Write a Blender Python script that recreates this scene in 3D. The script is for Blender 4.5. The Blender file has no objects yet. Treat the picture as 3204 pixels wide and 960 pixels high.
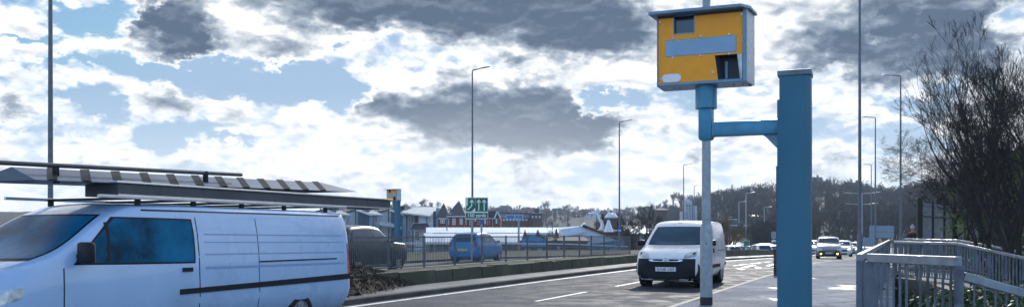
import bpy, bmesh, math, random
import numpy as np
from mathutils import Vector, Matrix

# ------------------------------------------------------------------ camera
SC = bpy.context.scene
COL = SC.collection
CX, HY, F, EYE = 1602.0, 735.0, 2800.0, 1.45      # photo principal column, horizon row, focal in px, eye height
cam_d = bpy.data.cameras.new('camera')
cam = bpy.data.objects.new('camera', cam_d); COL.objects.link(cam)
cam.location = (0, 0, EYE); cam.rotation_euler = (math.radians(90), 0, 0)
cam_d.sensor_width = 36.0; cam_d.lens = F / 3204 * 36.0
cam_d.shift_y = (HY - 480) / 3204
cam_d.clip_start = 0.1; cam_d.clip_end = 8000
SC.camera = cam
cam_d.dof.use_dof = True; cam_d.dof.focus_distance = 11.0; cam_d.dof.aperture_fstop = 9.0

# ------------------------------------------------------------------ light
SUN_AZ, SUN_EL = math.radians(16), math.radians(27)
SC.view_settings.view_transform = 'Standard'; SC.view_settings.look = 'None'
SC.view_settings.exposure = 0.3; SC.view_settings.gamma = 1.0
SC.view_settings.use_curve_mapping = False

sun_d = bpy.data.lights.new('sun', 'SUN'); sun = bpy.data.objects.new('sun', sun_d); COL.objects.link(sun)
sun_d.energy = 3.0; sun_d.angle = math.radians(0.8); sun_d.color = (1.0, 0.96, 0.90)
sd = Vector((math.sin(SUN_AZ) * math.cos(SUN_EL), math.cos(SUN_AZ) * math.cos(SUN_EL), math.sin(SUN_EL)))
sun.rotation_euler = sd.to_track_quat('Z', 'Y').to_euler()

W = bpy.data.worlds.new('World'); SC.world = W; W.use_nodes = True
NT = W.node_tree; NT.nodes.clear()

class G:
    """small node-building helper"""
    def __init__(s, nt): s.nt = nt
    def n(s, t, **k):
        o = s.nt.nodes.new(t)
        for a, b in k.items(): setattr(o, a, b)
        return o
    def setin(s, sock, v):
        if isinstance(v, bpy.types.NodeSocket): s.nt.links.new(v, sock)
        else: sock.default_value = v
    def m(s, op, a, b=0.0, c=None, clamp=False):
        o = s.n('ShaderNodeMath', operation=op, use_clamp=clamp)
        s.setin(o.inputs[0], a); s.setin(o.inputs[1], b)
        if c is not None: s.setin(o.inputs[2], c)
        return o.outputs[0]
    def vm(s, op, a, b=(0, 0, 0), out=0):
        o = s.n('ShaderNodeVectorMath', operation=op)
        s.setin(o.inputs[0], a); s.setin(o.inputs[1], b)
        return o.outputs[out]
    def xyz(s, x, y, z=0.0):
        o = s.n('ShaderNodeCombineXYZ')
        for i, v in enumerate((x, y, z)): s.setin(o.inputs[i], v)
        return o.outputs[0]
    def sep(s, v):
        o = s.n('ShaderNodeSeparateXYZ'); s.setin(o.inputs[0], v); return o.outputs
    def noise(s, vec, scale, detail=4, rough=0.5, col=False, w=None):
        o = s.n('ShaderNodeTexNoise'); s.setin(o.inputs['Vector'], vec)
        o.inputs['Scale'].default_value = scale; o.inputs['Detail'].default_value = detail
        o.inputs['Roughness'].default_value = rough
        return o.outputs['Color' if col else 'Fac']
    def vor(s, vec, scale, feature='F1', out='Distance', smooth=None):
        o = s.n('ShaderNodeTexVoronoi', feature=feature); s.setin(o.inputs['Vector'], vec)
        o.inputs['Scale'].default_value = scale
        if smooth is not None: o.inputs['Smoothness'].default_value = smooth
        return o.outputs[out]
    def mr(s, v, a, b, c=0.0, d=1.0, t='SMOOTHSTEP'):
        o = s.n('ShaderNodeMapRange', interpolation_type=t); s.setin(o.inputs[0], v)
        for i, x in enumerate((a, b, c, d)): s.setin(o.inputs[i + 1], x)
        return o.outputs[0]
    def mix(s, f, a, b):
        o = s.n('ShaderNodeMix', data_type='RGBA'); s.setin(o.inputs['Factor'], f)
        s.setin(o.inputs[6], a if isinstance(a, bpy.types.NodeSocket) else (*a, 1)[:4])
        s.setin(o.inputs[7], b if isinstance(b, bpy.types.NodeSocket) else (*b, 1)[:4])
        return o.outputs[2]

def azel(px, py):
    x, z = (px - CX) / F, (HY - py) / F
    return math.atan(x), math.atan(z / math.sqrt(1 + x * x))

def build_world():
    g = G(NT)
    tc = g.n('ShaderNodeTexCoord'); d = tc.outputs['Generated']
    x, y, z = g.sep(d)
    az = g.m('ARCTAN2', x, y); el = g.m('ARCSINE', z)
    p0 = g.xyz(az, el, 0)
    # warp the layout so that no cloud is an ellipse
    wv = g.noise(g.vm('MULTIPLY', p0, (1.0, 1.5, 1)), 9.0, 4, 0.55, col=True)
    wv = g.vm('MULTIPLY', g.vm('SUBTRACT', wv, (.5, .5, .5)), (0.11, 0.07, 0))
    wf = g.noise(g.vm('MULTIPLY', p0, (1.0, 1.6, 1)), 46.0, 7, 0.68, col=True)
    wf = g.vm('MULTIPLY', g.vm('SUBTRACT', wf, (.5, .5, .5)), (0.060, 0.040, 0))
    p = g.vm('ADD', g.vm('ADD', p0, wv), wf)
    def blobs(lst):
        acc = None
        for (px, py, rx, ry, s) in lst:
            a, e = azel(px, py)
            q = g.vm('SUBTRACT', p, (a, e, 0))
            q = g.vm('MULTIPLY', q, (F / rx, F / ry, 0))
            l = g.vm('LENGTH', q, out=1)
            v = g.mr(l, 1.75, 0.15, 0.0, s * 1.12)
            acc = v if acc is None else g.m('ADD', acc, v)
        return acc
    # ground layout: + cloud, - clear sky
    cov = blobs([
        (330, 60, 120, 40, -1.0), (430, 25, 60, 30, -.6), (85, 113, 100, 12, -.65), (480, 205, 150, 30, -.65), (660, 225, 190, 48, -1.0),
        (930, 250, 190, 50, -1.15), (1075, 315, 70, 50, -.9), (290, 325, 60, 36, -.9), (545, 405, 95, 42, -.9),
        (1065, 130, 45, 16, -.7), (740, 445, 60, 12, -.5), (150, 185, 150, 10, -.3), (60, 400, 80, 14, -.3),
        (770, 215, 75, 26, .75), (910, 258, 70, 15, .7), (780, 280, 45, 10, .6),
        (1875, 325, 90, 40, -1.1), (1915, 288, 90, 16, -.6), (1960, 270, 60, 14, -.3), (2870, 340, 90, 30, -.6),
        (2800, 430, 60, 30, -.55), (3170, 90, 110, 70, -.55), (2880, 480, 90, 40, -.5), (1400, 560, 150, 10, -.3),
        (520, 90, 150, 85, .9), (860, 120, 120, 60, .6), (1330, 350, 280, 90, .8), (1690, 370, 200, 110, .9),
        (1245, 20, 450, 60, .8), (1800, 60, 280, 110, .9), (2885, 117, 320, 110, .6), (2300, 60, 300, 80, .6)])
    dark = blobs([
        (530, 78, 116, 66, 1.2), (590, 130, 75, 40, .75), (440, 60, 60, 40, .35), (865, 135, 85, 34, .6), (930, 60, 60, 30, .3),
        (1245, 5, 470, 48, 1.25), (1170, 62, 70, 28, .5), (1370, 75, 110, 38, .6), (1205, 200, 70, 24, .55),
        (1430, 235, 46, 36, .65), (1565, 185, 30, 24, .45),
        (1190, 320, 110, 44, .75), (1330, 350, 180, 60, .95), (1500, 395, 200, 74, 1.05), (1690, 385, 180, 88, 1.2), (1790, 400, 80, 60, .8), (1690, 290, 110, 40, .6), (1770, 430, 90, 40, .6),
        (15, 310, 50, 50, .65), (86, 235, 42, 28, .5), (187, 345, 40, 30, .5), (117, 380, 120, 26, .5),
        (420, 388, 75, 38, .75), (500, 293, 85, 34, .6), (600, 340, 48, 30, .45), (745, 390, 60, 36, .5),
        (373, 450, 120, 22, .5), (500, 460, 70, 16, .4), (895, 465, 42, 18, .45), (1000, 440, 50, 14, .3), (60, 470, 90, 14, .35),
        (1170, 590, 480, 26, .5), (1250, 520, 180, 14, .25), (1600, 520, 120, 30, .3),
        (1757, 40, 290, 70, 1.05), (1874, 100, 170, 72, 1.1), (1700, 110, 110, 40, .5), (1640, 215, 60, 24, .7), (1970, 60, 80, 60, .3),
        (1720, 560, 170, 36, .6), (1900, 590, 150, 20, .35),
        (2100, 370, 120, 52, .6), (2150, 465, 130, 26, .4), (2290, 455, 110, 34, .55), (2370, 335, 90, 26, .35), (2300, 390, 80, 20, .3),
        (2535, 262, 110, 50, .5), (2600, 115, 60, 26, .35), (2500, 200, 60, 24, .3),
        (2900, 95, 340, 115, 1.05), (2760, 195, 200, 80, .7), (3080, 60, 240, 110, .55), (2640, 440, 110, 70, .55), (2600, 500, 90, 30, .4),
        (2960, 250, 160, 50, .3)])
    # billows: shrink towards the horizon
    pv = g.vm('MULTIPLY', p0, (1.0, 1.9, 1.0))
    pw = g.noise(pv, 26.0, 3, 0.5, col=True)
    pv2 = g.vm('ADD', pv, g.vm('MULTIPLY', g.vm('SUBTRACT', pw, (.5, .5, .5)), (.03, .03, 0)))
    def dens(vec):
        big = g.noise(vec, 12.0, 8, 0.5)
        puff = g.vor(vec, 24.0, 'SMOOTH_F1', smooth=0.45)
        puff2 = g.vor(vec, 62.0, 'SMOOTH_F1', smooth=0.4)
        a = g.m('MULTIPLY', g.m('SUBTRACT', big, .5), 2.4)
        a = g.m('ADD', a, g.m('MULTIPLY', g.m('SUBTRACT', .38, puff), 0.62))
        return g.m('ADD', a, g.m('MULTIPLY', g.m('SUBTRACT', .35, puff2), 0.32))
    n1 = dens(pv2)
    n2 = dens(g.vm('ADD', pv2, (-0.001, 0.010, 0)))
    C = g.m('ADD', g.m('ADD', cov, .52), n1)
    C = g.m('ADD', C, g.m('MULTIPLY', g.m('SUBTRACT', g.noise(pv, 60.0, 8, 0.7), .5), 0.9))
    mask = g.mr(C, -0.12, 0.5)
    thick = g.mr(C, 0.15, 1.1)
    relief = g.m('SUBTRACT', n1, n2)                      # + on the side that faces the sun above
    fine = g.noise(pv2, 17.0, 9, 0.62)
    D = g.m('ADD', g.m('MULTIPLY', dark, 1.0), g.m('MULTIPLY', g.m('SUBTRACT', fine, .5), 1.7))
    D = g.m('ADD', D, g.m('MULTIPLY', g.m('SUBTRACT', .0, n1), 0.10))
    D = g.m('MULTIPLY', g.mr(D, -0.16, 1.5, t='LINEAR'), g.mr(C, 0.16, 0.8))
    D = g.m('ADD', D, g.m('MULTIPLY', relief, -0.75), clamp=True)
    ramp = g.n('ShaderNodeValToRGB'); g.setin(ramp.inputs[0], D)
    e = ramp.color_ramp.elements
    e[0].position = 0; e[0].color = (1.05, 1.06, 1.08, 1)
    e[1].position = 1; e[1].color = (.075, .11, .17, 1)
    for pos, c in ((.16, (.84,.85,.87)), (.3, (.60, .635, .67)), (.5, (.32, .375, .44)), (.75, (.165, .21, .28))):
        q = ramp.color_ramp.elements.new(pos); q.color = (*c, 1)
    sky = g.n('ShaderNodeTexSky', sky_type='NISHITA', sun_disc=False)
    sky.sun_elevation = SUN_EL; sky.sun_rotation = SUN_AZ
    sky.air_density = 1.0; sky.dust_density = .6; sky.ozone_density = 2.0
    blue = g.vm('MINIMUM', g.vm('MULTIPLY', sky.outputs[0], (.62, .80, .92)), (3.1, 4.5, 6.2))
    blue = g.mix(g.mr(el, .16, .02, 0, 1), blue, (6.0, 7.2, 8.2))
    # Background strength .1 : cloud colours are given x10
    bb = g.vm('SCALE', blue); g.setin(bb.node.inputs['Scale'], g.mr(y, 0.1, -0.3, 1.0, 2.7)); blue = bb  # unseen blue sky behind the camera brightened as added fill
    cl = g.vm('MULTIPLY', ramp.outputs[0], (10, 10, 10))
    # clouds thin out behind the camera, so blue sky there fills the shade
    back = g.mr(y, -0.25, 0.2)
    top = g.mr(z, 0.95, 0.45)
    mask = g.m('MULTIPLY', mask, g.m('MULTIPLY', g.m('ADD', g.m('MULTIPLY', back, .75), .25), g.m('ADD', g.m('MULTIPLY', top, .5), .5)))
    colr = g.mix(mask, blue, cl)
    # bright glow mixed into the colour of the low sky
    a0, e0 = azel(1500, 600)
    gl = g.vm('LENGTH', g.vm('MULTIPLY', g.vm('SUBTRACT', p0, (a0, e0, 0)), (2.6, 7.5, 0)), out=1)
    colr = g.mix(g.m('MULTIPLY', g.mr(gl, 1.0, .0), .35), colr, (9.6, 9.5, 9.2))
    # pale air at the horizon
    hz = g.mr(el, 0.06, 0.0, 0, .42)
    colr = g.mix(hz, colr, (7.9, 7.8, 7.5))
    bg = g.n('ShaderNodeBackground'); g.setin(bg.inputs[0], colr); bg.inputs[1].default_value = 0.1
    out = g.n('ShaderNodeOutputWorld'); NT.links.new(bg.outputs[0], out.inputs[0])
build_world()
W.cycles.sampling_method = 'MANUAL'; W.cycles.sample_map_resolution = 1024
# ------------------------------------------------------------------ helpers
rnd = random.Random(7)
M = {}
def mat(name, base, rough=.6, metal=0.0, var=.12, scale=6.0, bump=0.0, bscale=40.0, spec=.5, coat=0.0, emit=None, estr=0.0, rvar=0.0, stretch=(1, 1, 1), col2=None, c2=(.45, .6), alpha=None, sheen=0):
    if name in M: return M[name]
    m = bpy.data.materials.new(name); m.use_nodes = True
    g = G(m.node_tree); b = m.node_tree.nodes['Principled BSDF']
    tc = g.n('ShaderNodeTexCoord'); v = tc.outputs['Object']
    v = g.vm('MULTIPLY', v, stretch)
    n = g.noise(v, scale, 5, .6)
    f = g.mr(n, .3, .7, 1 - var, 1 + var, t='LINEAR')
    c = g.vm('SCALE', tuple(base[:3])); c_node = c.node; g.setin(c_node.inputs['Scale'], f)
    if col2 is not None:
        n2 = g.noise(v, scale * .37, 6, .65)
        c = g.mix(g.mr(n2, c2[0], c2[1]), c, col2)
    g.setin(b.inputs['Base Color'], c)
    if rvar: g.setin(b.inputs['Roughness'], g.mr(g.noise(v, scale * .6, 4, .6), .35, .65, max(.03, rough - rvar), min(1, rough + rvar)))
    else: b.inputs['Roughness'].default_value = rough
    b.inputs['Metallic'].default_value = metal; b.inputs['Specular IOR Level'].default_value = spec
    b.inputs['Coat Weight'].default_value = coat
    if emit is not None:
        b.inputs['Emission Color'].default_value = (*emit, 1); b.inputs['Emission Strength'].default_value = estr
    if bump:
        bn = g.n('ShaderNodeBump'); bn.inputs['Strength'].default_value = bump; bn.inputs['Distance'].default_value = .02
        g.setin(bn.inputs['Height'], g.noise(v, bscale, 6, .65)); g.setin(b.inputs['Normal'], bn.outputs[0])
    M[name] = m
    return m

class MB:
    """mesh builder: collects shapes, links them as one object"""
    def __init__(s): s.v, s.f, s.tf = [], [], None
    def add(s, vs, fs):
        o = len(s.v); s.v += [tuple(p) for p in vs]; s.f += [tuple(i + o for i in f) for f in fs]; return s
    def box(s, c, size, R=None, bev=0.0):
        hx, hy, hz = [k / 2 for k in size]
        if bev:
            vs, fs = [], []
            b = min(bev, hx * .9, hy * .9, hz * .9)
            bmx = bmesh.new(); bmesh.ops.create_cube(bmx, size=1)
            for q in bmx.verts: q.co = Vector((q.co.x * 2 * hx, q.co.y * 2 * hy, q.co.z * 2 * hz))
            bmesh.ops.bevel(bmx, geom=bmx.edges[:], offset=b, segments=2, affect='EDGES', profile=.5)
            bmx.verts.ensure_lookup_table()
            vs = [q.co.copy() for q in bmx.verts]; fs = [[q.index for q in f.verts] for f in bmx.faces]; bmx.free()
        else:
            vs = [Vector((x, y, z)) for x in (-hx, hx) for y in (-hy, hy) for z in (-hz, hz)]
            fs = [(0, 1, 3, 2), (4, 6, 7, 5), (0, 4, 5, 1), (2, 3, 7, 6), (0, 2, 6, 4), (1, 5, 7, 3)]
        if R is not None: vs = [R @ p for p in vs]
        c = Vector(c); return s.add([p + c for p in vs], fs)
    def bar(s, a, b, w, h=None, up=(0, 0, 1), bev=0.0):
        a, b = Vector(a), Vector(b); d = b - a; L = d.length
        if L < 1e-6: return s
        x = d / L; u = Vector(up); y = u.cross(x)
        if y.length < 1e-4: y = Vector((0, 1, 0)).cross(x)
        y.normalize(); z = x.cross(y)
        R = Matrix((x, y, z)).transposed()
        return s.box((a + b) / 2, (L, w, h or w), R, bev)
    def tube(s, pts, r, n=8, caps=True, closed=False):
        pts = [Vector(p) for p in pts]; k = len(pts)
        rs = r if isinstance(r, (list, tuple)) else [r] * k
        o = len(s.v); ref = None
        for i, p in enumerate(pts):
            t = (pts[min(i + 1, k - 1)] - pts[max(i - 1, 0)])
            if t.length < 1e-9: t = Vector((0, 0, 1))
            t.normalize()
            if ref is None:
                ref = Vector((0, 0, 1)) if abs(t.z) < .9 else Vector((1, 0, 0))
            a = t.cross(ref); a.normalize(); ref = a.cross(t); b = ref
            for j in range(n):
                q = 2 * math.pi * j / n
                s.v.append(tuple(p + (a * math.cos(q) + b * math.sin(q)) * rs[i]))
        for i in range(k - 1):
            for j in range(n):
                s.f.append((o + i * n + j, o + i * n + (j + 1) % n, o + (i + 1) * n + (j + 1) % n, o + (i + 1) * n + j))
        if caps:
            s.f.append(tuple(o + j for j in range(n))[::-1]); s.f.append(tuple(o + (k - 1) * n + j for j in range(n)))
        return s
    def prism(s, poly, z0, z1, R=None, off=(0, 0, 0)):
        """poly in local xy, extruded along z, then rotated / moved"""
        n = len(poly)
        vs = [Vector((x, y, z0)) for x, y in poly] + [Vector((x, y, z1)) for x, y in poly]
        if R is not None: vs = [R @ p for p in vs]
        vs = [p + Vector(off) for p in vs]
        fs = [tuple(range(n))[::-1], tuple(range(n, 2 * n))] + [(i, (i + 1) % n, n + (i + 1) % n, n + i) for i in range(n)]
        return s.add(vs, fs)
    def lathe(s, prof, n=16, c=(0, 0, 0)):
        o = len(s.v)
        for r, z in prof:
            for j in range(n):
                q = 2 * math.pi * j / n; s.v.append((c[0] + r * math.cos(q), c[1] + r * math.sin(q), c[2] + z))
        for i in range(len(prof) - 1):
            for j in range(n):
                s.f.append((o + i * n + j, o + i * n + (j + 1) % n, o + (i + 1) * n + (j + 1) % n, o + (i + 1) * n + j))
        s.f.append(tuple(o + j for j in range(n))[::-1]); s.f.append(tuple(o + (len(prof) - 1) * n + j for j in range(n)))
        return s
    def build(s, name, m, parent=None, smooth=False, loc=None):
        me = bpy.data.meshes.new(name)
        me.from_pydata(s.v, [], s.f); me.materials.append(m)
        if smooth:
            me.polygons.foreach_set('use_smooth', [True] * len(me.polygons))
            try: me.set_sharp_from_angle(angle=math.radians(38))
            except Exception: pass
        me.update()
        o = bpy.data.objects.new(name, me); COL.objects.link(o)
        if parent is not None: o.parent = parent
        if loc is not None: o.location = loc
        return o

def tag(o, label=None, cat=None, group=None, kind=None):
    if label: o['label'] = label
    if cat: o['category'] = cat
    if group: o['group'] = group
    if kind: o['kind'] = kind
    return o
def thing(name, label, cat, loc=(0, 0, 0), rz=0.0, group=None):
    o = bpy.data.objects.new(name, None); COL.objects.link(o); o.empty_display_size = .3
    o.location = loc; o.rotation_euler = (0, 0, rz)
    return tag(o, label, cat, group)
KIDS = {}
def copy_tree(o, parent=None):
    c = o.copy(); COL.objects.link(c)
    if parent is not None: c.parent = parent
    for ch in list(o.children): copy_tree(ch, c)
    return c
RX90 = Matrix.Rotation(math.radians(90), 3, 'X')
def mesh_text(name, body, size, m, parent, loc, rot, extr=.002, align='CENTER', sx=1.0, bold=0.0):
    c = bpy.data.curves.new(name, 'FONT'); c.body = body; c.size = size; c.extrude = extr; c.align_x = align; c.align_y = 'CENTER'; c.offset = bold
    t = bpy.data.objects.new(name, c); COL.objects.link(t)
    dg = bpy.context.evaluated_depsgraph_get(); me = bpy.data.meshes.new_from_object(t.evaluated_get(dg))
    bpy.data.objects.remove(t); bpy.data.curves.remove(c)
    me.materials.clear(); me.materials.append(m)
    o = bpy.data.objects.new(name, me); COL.objects.link(o); o.parent = parent; o.location = loc; o.rotation_euler = rot; o.scale = (sx, 1, 1)
    return o
def at(px, py, Y):
    return Vector(((px - CX) / F * Y, Y, EYE + (HY - py) / F * Y))

# ------------------------------------------------------------------ the road's line
KY = np.array([-60, -30, 0, 18.9, 29.5, 40, 50.5, 63, 80, 110, 150, 220, 330, 480, 700.])
KX = np.array([-29.4, -16.8, -4.2, 3.76, 8.25, 13.0, 17.9, 24.2, 32, 44, 60, 90, 142, 220, 340.])
ZY = np.array([-60, 0, 42, 66, 110, 150, 250, 480, 700.]); ZZ = np.array([0, 0, 0, -.30, -1.0, -1.4, -1.5, -1.0, 0.])
_fy = np.arange(-60, 700, .5)
def _sm(a, k):
    ker = np.hanning(k); ker /= ker.sum(); p = k // 2
    b = np.concatenate([a[0] + (a[0] - a[p:0:-1]), a, a[-1] + (a[-1] - a[-2:-p - 2:-1])])
    return np.convolve(b, ker, 'valid')[:len(a)]
_fx = _sm(np.interp(_fy, KY, KX), 25); _fz = _sm(np.interp(_fy, ZY, ZZ), 25)
_ft = np.gradient(_fx, .5)
def kx(y): return float(np.interp(y, _fy, _fx))
def kz(y): return float(np.interp(y, _fy, _fz))
def kt(y): return math.atan(float(np.interp(y, _fy, _ft)))
def P(y, d, z=0.0):
    """point d metres left of the near kerb, at kerb row y; z above the carriageway there"""
    t = kt(y); return Vector((kx(y) - d * math.cos(t), y + d * math.sin(t), kz(y) + z))
def kd(x, y):
    yy = y
    for _ in range(5):
        t = kt(yy); d = (kx(yy) - x) * math.cos(t) + (y - yy) * math.sin(t); yy = y - d * math.sin(t)
    return d, yy
def heading(y, away=False):
    t = kt(y); h = (math.sin(t), math.cos(t)); s = 1 if away else -1
    return math.atan2(s * h[1], s * h[0])
def ys(y0, y1, step):
    out = [y0]; y = y0
    while y < y1 - 1e-6: y = min(y1, y + step * (1 if y < 60 else (2.5 if y < 150 else 8))); out.append(y)
    return out
def ribbon(name, prof, y0, y1, m, step=1.0, parent=None, closed=False, jit=0.0, smooth=False):
    """prof = [(d, z), ...] swept along the road"""
    mb = MB(); Y = ys(y0, y1, step); k = len(prof); rr = random.Random(3)
    for y in Y:
        for d, z in prof: mb.v.append(tuple(P(y, d + (rr.uniform(-jit, jit) if jit else 0), z)))
    kk = k if closed else k - 1
    for i in range(len(Y) - 1):
        for j in range(kk):
            a, b = i * k + j, i * k + (j + 1) % k
            mb.f.append((a, b, b + k, a + k))
    if closed: mb.f.append(tuple(range(k))); mb.f.append(tuple(range((len(Y) - 1) * k, len(Y) * k))[::-1])
    return mb.build(name, m, parent, smooth)

# ------------------------------------------------------------------ setting materials
def asphalt(name, c, r0, r1, scale=55, grit=.9, wet=None, bump=.5, sp=.12):
    m = bpy.data.materials.new(name); m.use_nodes = True
    g = G(m.node_tree); b = m.node_tree.nodes['Principled BSDF']
    v = g.n('ShaderNodeTexCoord').outputs['Object']
    n = g.noise(v, scale, 3, .7); n2 = g.noise(v, 1.3, 5, .6); n3 = g.noise(g.vm('MULTIPLY', v, (.5, .5, 1)), .35, 4, .6)
    st = g.vor(v, scale * 1.2)
    f = g.m('ADD', g.mr(n, .25, .75, 1 - grit * .5, 1 + grit * .5, t='LINEAR'), g.mr(n2, .3, .7, -.32, .32, t='LINEAR'))
    f = g.m('ADD', f, g.mr(n3, .35, .65, -.25, .25))
    c1 = g.vm('SCALE', tuple(c)); g.setin(c1.node.inputs['Scale'], f)
    # cracks and patched joints
    cr = g.vor(g.vm('ADD', v, g.vm('MULTIPLY', g.noise(v, 1.2, 4, .6, col=True), (.7, .7, 0))), .28, 'DISTANCE_TO_EDGE')
    crk = g.mr(cr, 0.004, .016, .55, 1)
    c2 = g.vm('SCALE', c1); g.setin(c2.node.inputs['Scale'], crk)
    g.setin(b.inputs['Base Color'], c2)
    r = g.mr(n2, .35, .62, r0, r1)
    if wet: r = g.m('MULTIPLY', r, g.mr(g.noise(g.vm('MULTIPLY', v, (.55, .22, 1)), 1.1, 5, .6), wet[0], wet[1], 1, .3))
    g.setin(b.inputs['Roughness'], r); b.inputs['Specular IOR Level'].default_value = sp
    bn = g.n('ShaderNodeBump'); bn.inputs['Strength'].default_value = bump; bn.inputs['Distance'].default_value = .008
    g.setin(bn.inputs['Height'], g.m('ADD', n, st)); g.setin(b.inputs['Normal'], bn.outputs[0])
    return m
A_ROAD = asphalt('asphalt road', (.043, .054, .072), .64, .86, 16, 1.3, sp=.12)
A_PAVE = asphalt('asphalt footway', (.19, .21, .25), .76, .95, 24, .9, wet=(.62, .71), sp=.08)
A_FAR = asphalt('worn pale asphalt', (.11, .12, .13), .5, .7, 12, .7)
CONC = asphalt('concrete apron', (.17, .175, .18), .5, .8, 30, .6, bump=.3)
KERB = mat('kerb stone', (.20, .20, .20), .75, var=.35, scale=1.4, bump=.3, bscale=30)
KERBD = mat('dirty kerb', (.055, .06, .065), .8, var=.5, scale=1.2, bump=.4, bscale=25)
PAINT = mat('road paint', (.78, .78, .76), .45, var=.14, scale=7, col2=(.2, .2, .21), c2=(.56, .66), bump=.3)
SOIL = mat('dark soil', (.05, .042, .034), .95, var=.5, scale=3, bump=1.0, bscale=22)
TURF = mat('rough grass', (.034, .050, .020), .95, var=.5, scale=1.6, bump=1.0, bscale=30, col2=(.045, .040, .026), c2=(.4, .62))
WALLST = mat('mossy stone blocks', (.062, .066, .05), .85, var=.4, scale=2.2, bump=.7, bscale=24, col2=(.035, .045, .028), c2=(.38, .6))
GROUND = mat('open ground', (.022, .024, .015), .95, var=.5, scale=.03, bump=.3, col2=(.018, .017, .014), c2=(.35, .65))
POLEM = mat('silhouette grey column', (.115, .145, .18), .5, .2, var=.22, scale=8, bump=.12, bscale=50)  # darker column grey; the backlit silhouette is put into the colour
GALV = mat('galvanised steel', (.40, .43, .46), .42, .55, var=.22, scale=9, rvar=.12, bump=.06, bscale=60)
GALVD = mat('weathered steel', (.12, .135, .155), .5, .45, var=.28, scale=6, rvar=.12)
POLEG = mat('grey column paint', (.30, .35, .39), .45, .25, var=.22, scale=8, bump=.12, bscale=50)
POLED = mat('dark column paint', (.10, .12, .14), .5, .2, var=.2, scale=8)
BLACK = mat('black paint', (.012, .014, .016), .5, var=.2)
RUBBER = mat('rubber', (.009, .010, .011), .85, var=.2)

# ------------------------------------------------------------------ ground sheet
SKY_PX = [-3000, 900, 1060, 1130, 1260, 1400, 1500, 1620, 1760, 1880, 2000, 2100, 2200, 2300, 2400, 2500, 2600, 2760, 2900, 3204, 6000]
SKY_PY = [690, 665, 660, 655, 664, 668, 668, 672, 674, 676, 672, 664, 656, 646, 636, 626, 628, 650, 640, 625, 600]
_AZ = [math.atan((p - CX) / F) for p in SKY_PX]
def ridge(az):
    py = float(np.interp(az, _AZ, SKY_PY)); px = CX + F * math.tan(max(-1.3, min(1.3, az)))
    w = min(1, max(0, (px - 1950) / 350.0)); w = w * w * (3 - 2 * w)
    r1 = 820 * (1 - w) + 520 * w; r0 = 330 * (1 - w) + 230 * w
    return r0, r1, EYE + (HY - py) / F * r1 * math.cos(az) / max(.2, math.cos(az))
def smooth(a, b, x):
    t = min(1, max(0, (x - a) / (b - a))); return t * t * (3 - 2 * t)
def hash2(x, y): return math.sin(x * .071 + 1.3) * math.cos(y * .083 - .7) + .5 * math.sin(x * .19 - y * .13)
def H(x, y):
    r = math.hypot(x, y); az = math.atan2(x, y)
    if r < 700 and y > -59: d, yy = kd(x, y)
    else: d, yy = 60, y
    base = kz(min(690, max(-59, yy))) if -59 < yy < 690 else 0
    z = base - .3
    if d > 21.6: z = base - .3 - (5.6 + base) * smooth(21.6, 40, d)
    if d < -3.9:
        if yy < 39: z = -3.2
        else: z = base - .3 + 3.0 * smooth(-12, -40, d) + 8 * smooth(-30, -120, d) * smooth(60, 110, yy)
    if abs(az) < 1.2:
        r0, r1, zr = ridge(az)
        k = smooth(r0, r1, r)
        z = z * (1 - k) + (zr + 1.5 * hash2(x, y) * (1 if r > 500 else .5)) * k
        if r > r1: z -= (r - r1) * .02
    return z
def build_ground():
    azs = []; a = -180.0
    while a < 180: azs.append(math.radians(a)); a += .6 if -34 < a < 34 else 6.0
    rs = [2.0]
    while rs[-1] < 1450: rs.append(rs[-1] * 1.055 + .15)
    mb = MB(); n = len(azs); mb.v.append((0, 0, H(0, 0)))
    for r in rs:
        for a in azs: x, y = r * math.sin(a), r * math.cos(a); mb.v.append((x, y, H(x, y)))
    for j in range(n): mb.f.append((0, 1 + (j + 1) % n, 1 + j))
    for i in range(len(rs) - 1):
        for j in range(n):
            a = 1 + i * n + j; b = 1 + i * n + (j + 1) % n
            mb.f.append((a, b, b + n, a + n))
    tag(mb.build('ground', GROUND, smooth=True), kind='structure')
build_ground()

# ------------------------------------------------------------------ roads, kerbs, footways
def st(o): return tag(o, kind='structure')
ROADW = 6.5
st(ribbon('road', [(0.0, 0), (3.2, .03), (ROADW, 0)], -40, 480, A_ROAD))
st(ribbon('footway_kerb', [(0.0, -.1), (0.0, .085), (-.012, .10), (-.14, .104), (-.141, -.05)], -40, 480, KERB))
st(ribbon('footway', [(-.141, .1), (-2, .12), (-3.95, .13), (-3.951, -.3)], -40, 39, A_PAVE))
st(ribbon('footway_wide', [(-.141, .1), (-2, .12), (-3.95, .13), (-9.5, .16), (-9.6, -.6)], 39, 200, A_PAVE))
st(ribbon('reservation_kerb', [(ROADW, -.1), (ROADW, .10), (ROADW + .015, .125), (ROADW + .15, .13)], -40, 480, KERBD))
st(ribbon('reservation_apron', [(ROADW + .15, .127), (7.0, .14), (7.62, .15)], -40, 480, CONC, jit=.01))
st(ribbon('reservation_soil', [(7.86, .1), (7.86, .43), (8.8, .46), (9.9, .43), (10.3, .36), (10.35, -.2)], -40, 44, TURF, jit=.04))
st(ribbon('reservation_paving', [(7.62, .15), (10.35, .16), (10.36, -.2)], 44, 480, CONC))
st(ribbon('far_carriageway', [(10.36, .08), (14.2, .12), (18.0, .08)], -40, 480, A_FAR))
st(ribbon('far_kerb', [(18.0, 0), (18.0, .2), (18.15, .21), (18.16, 0)], -40, 480, KERBD))
st(ribbon('verge', [(18.16, .2), (19.0, .3), (20.5, .5), (21.8, .5), (24.5, -.4), (30, -3.0)], -40, 200, TURF, jit=.03))
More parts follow.
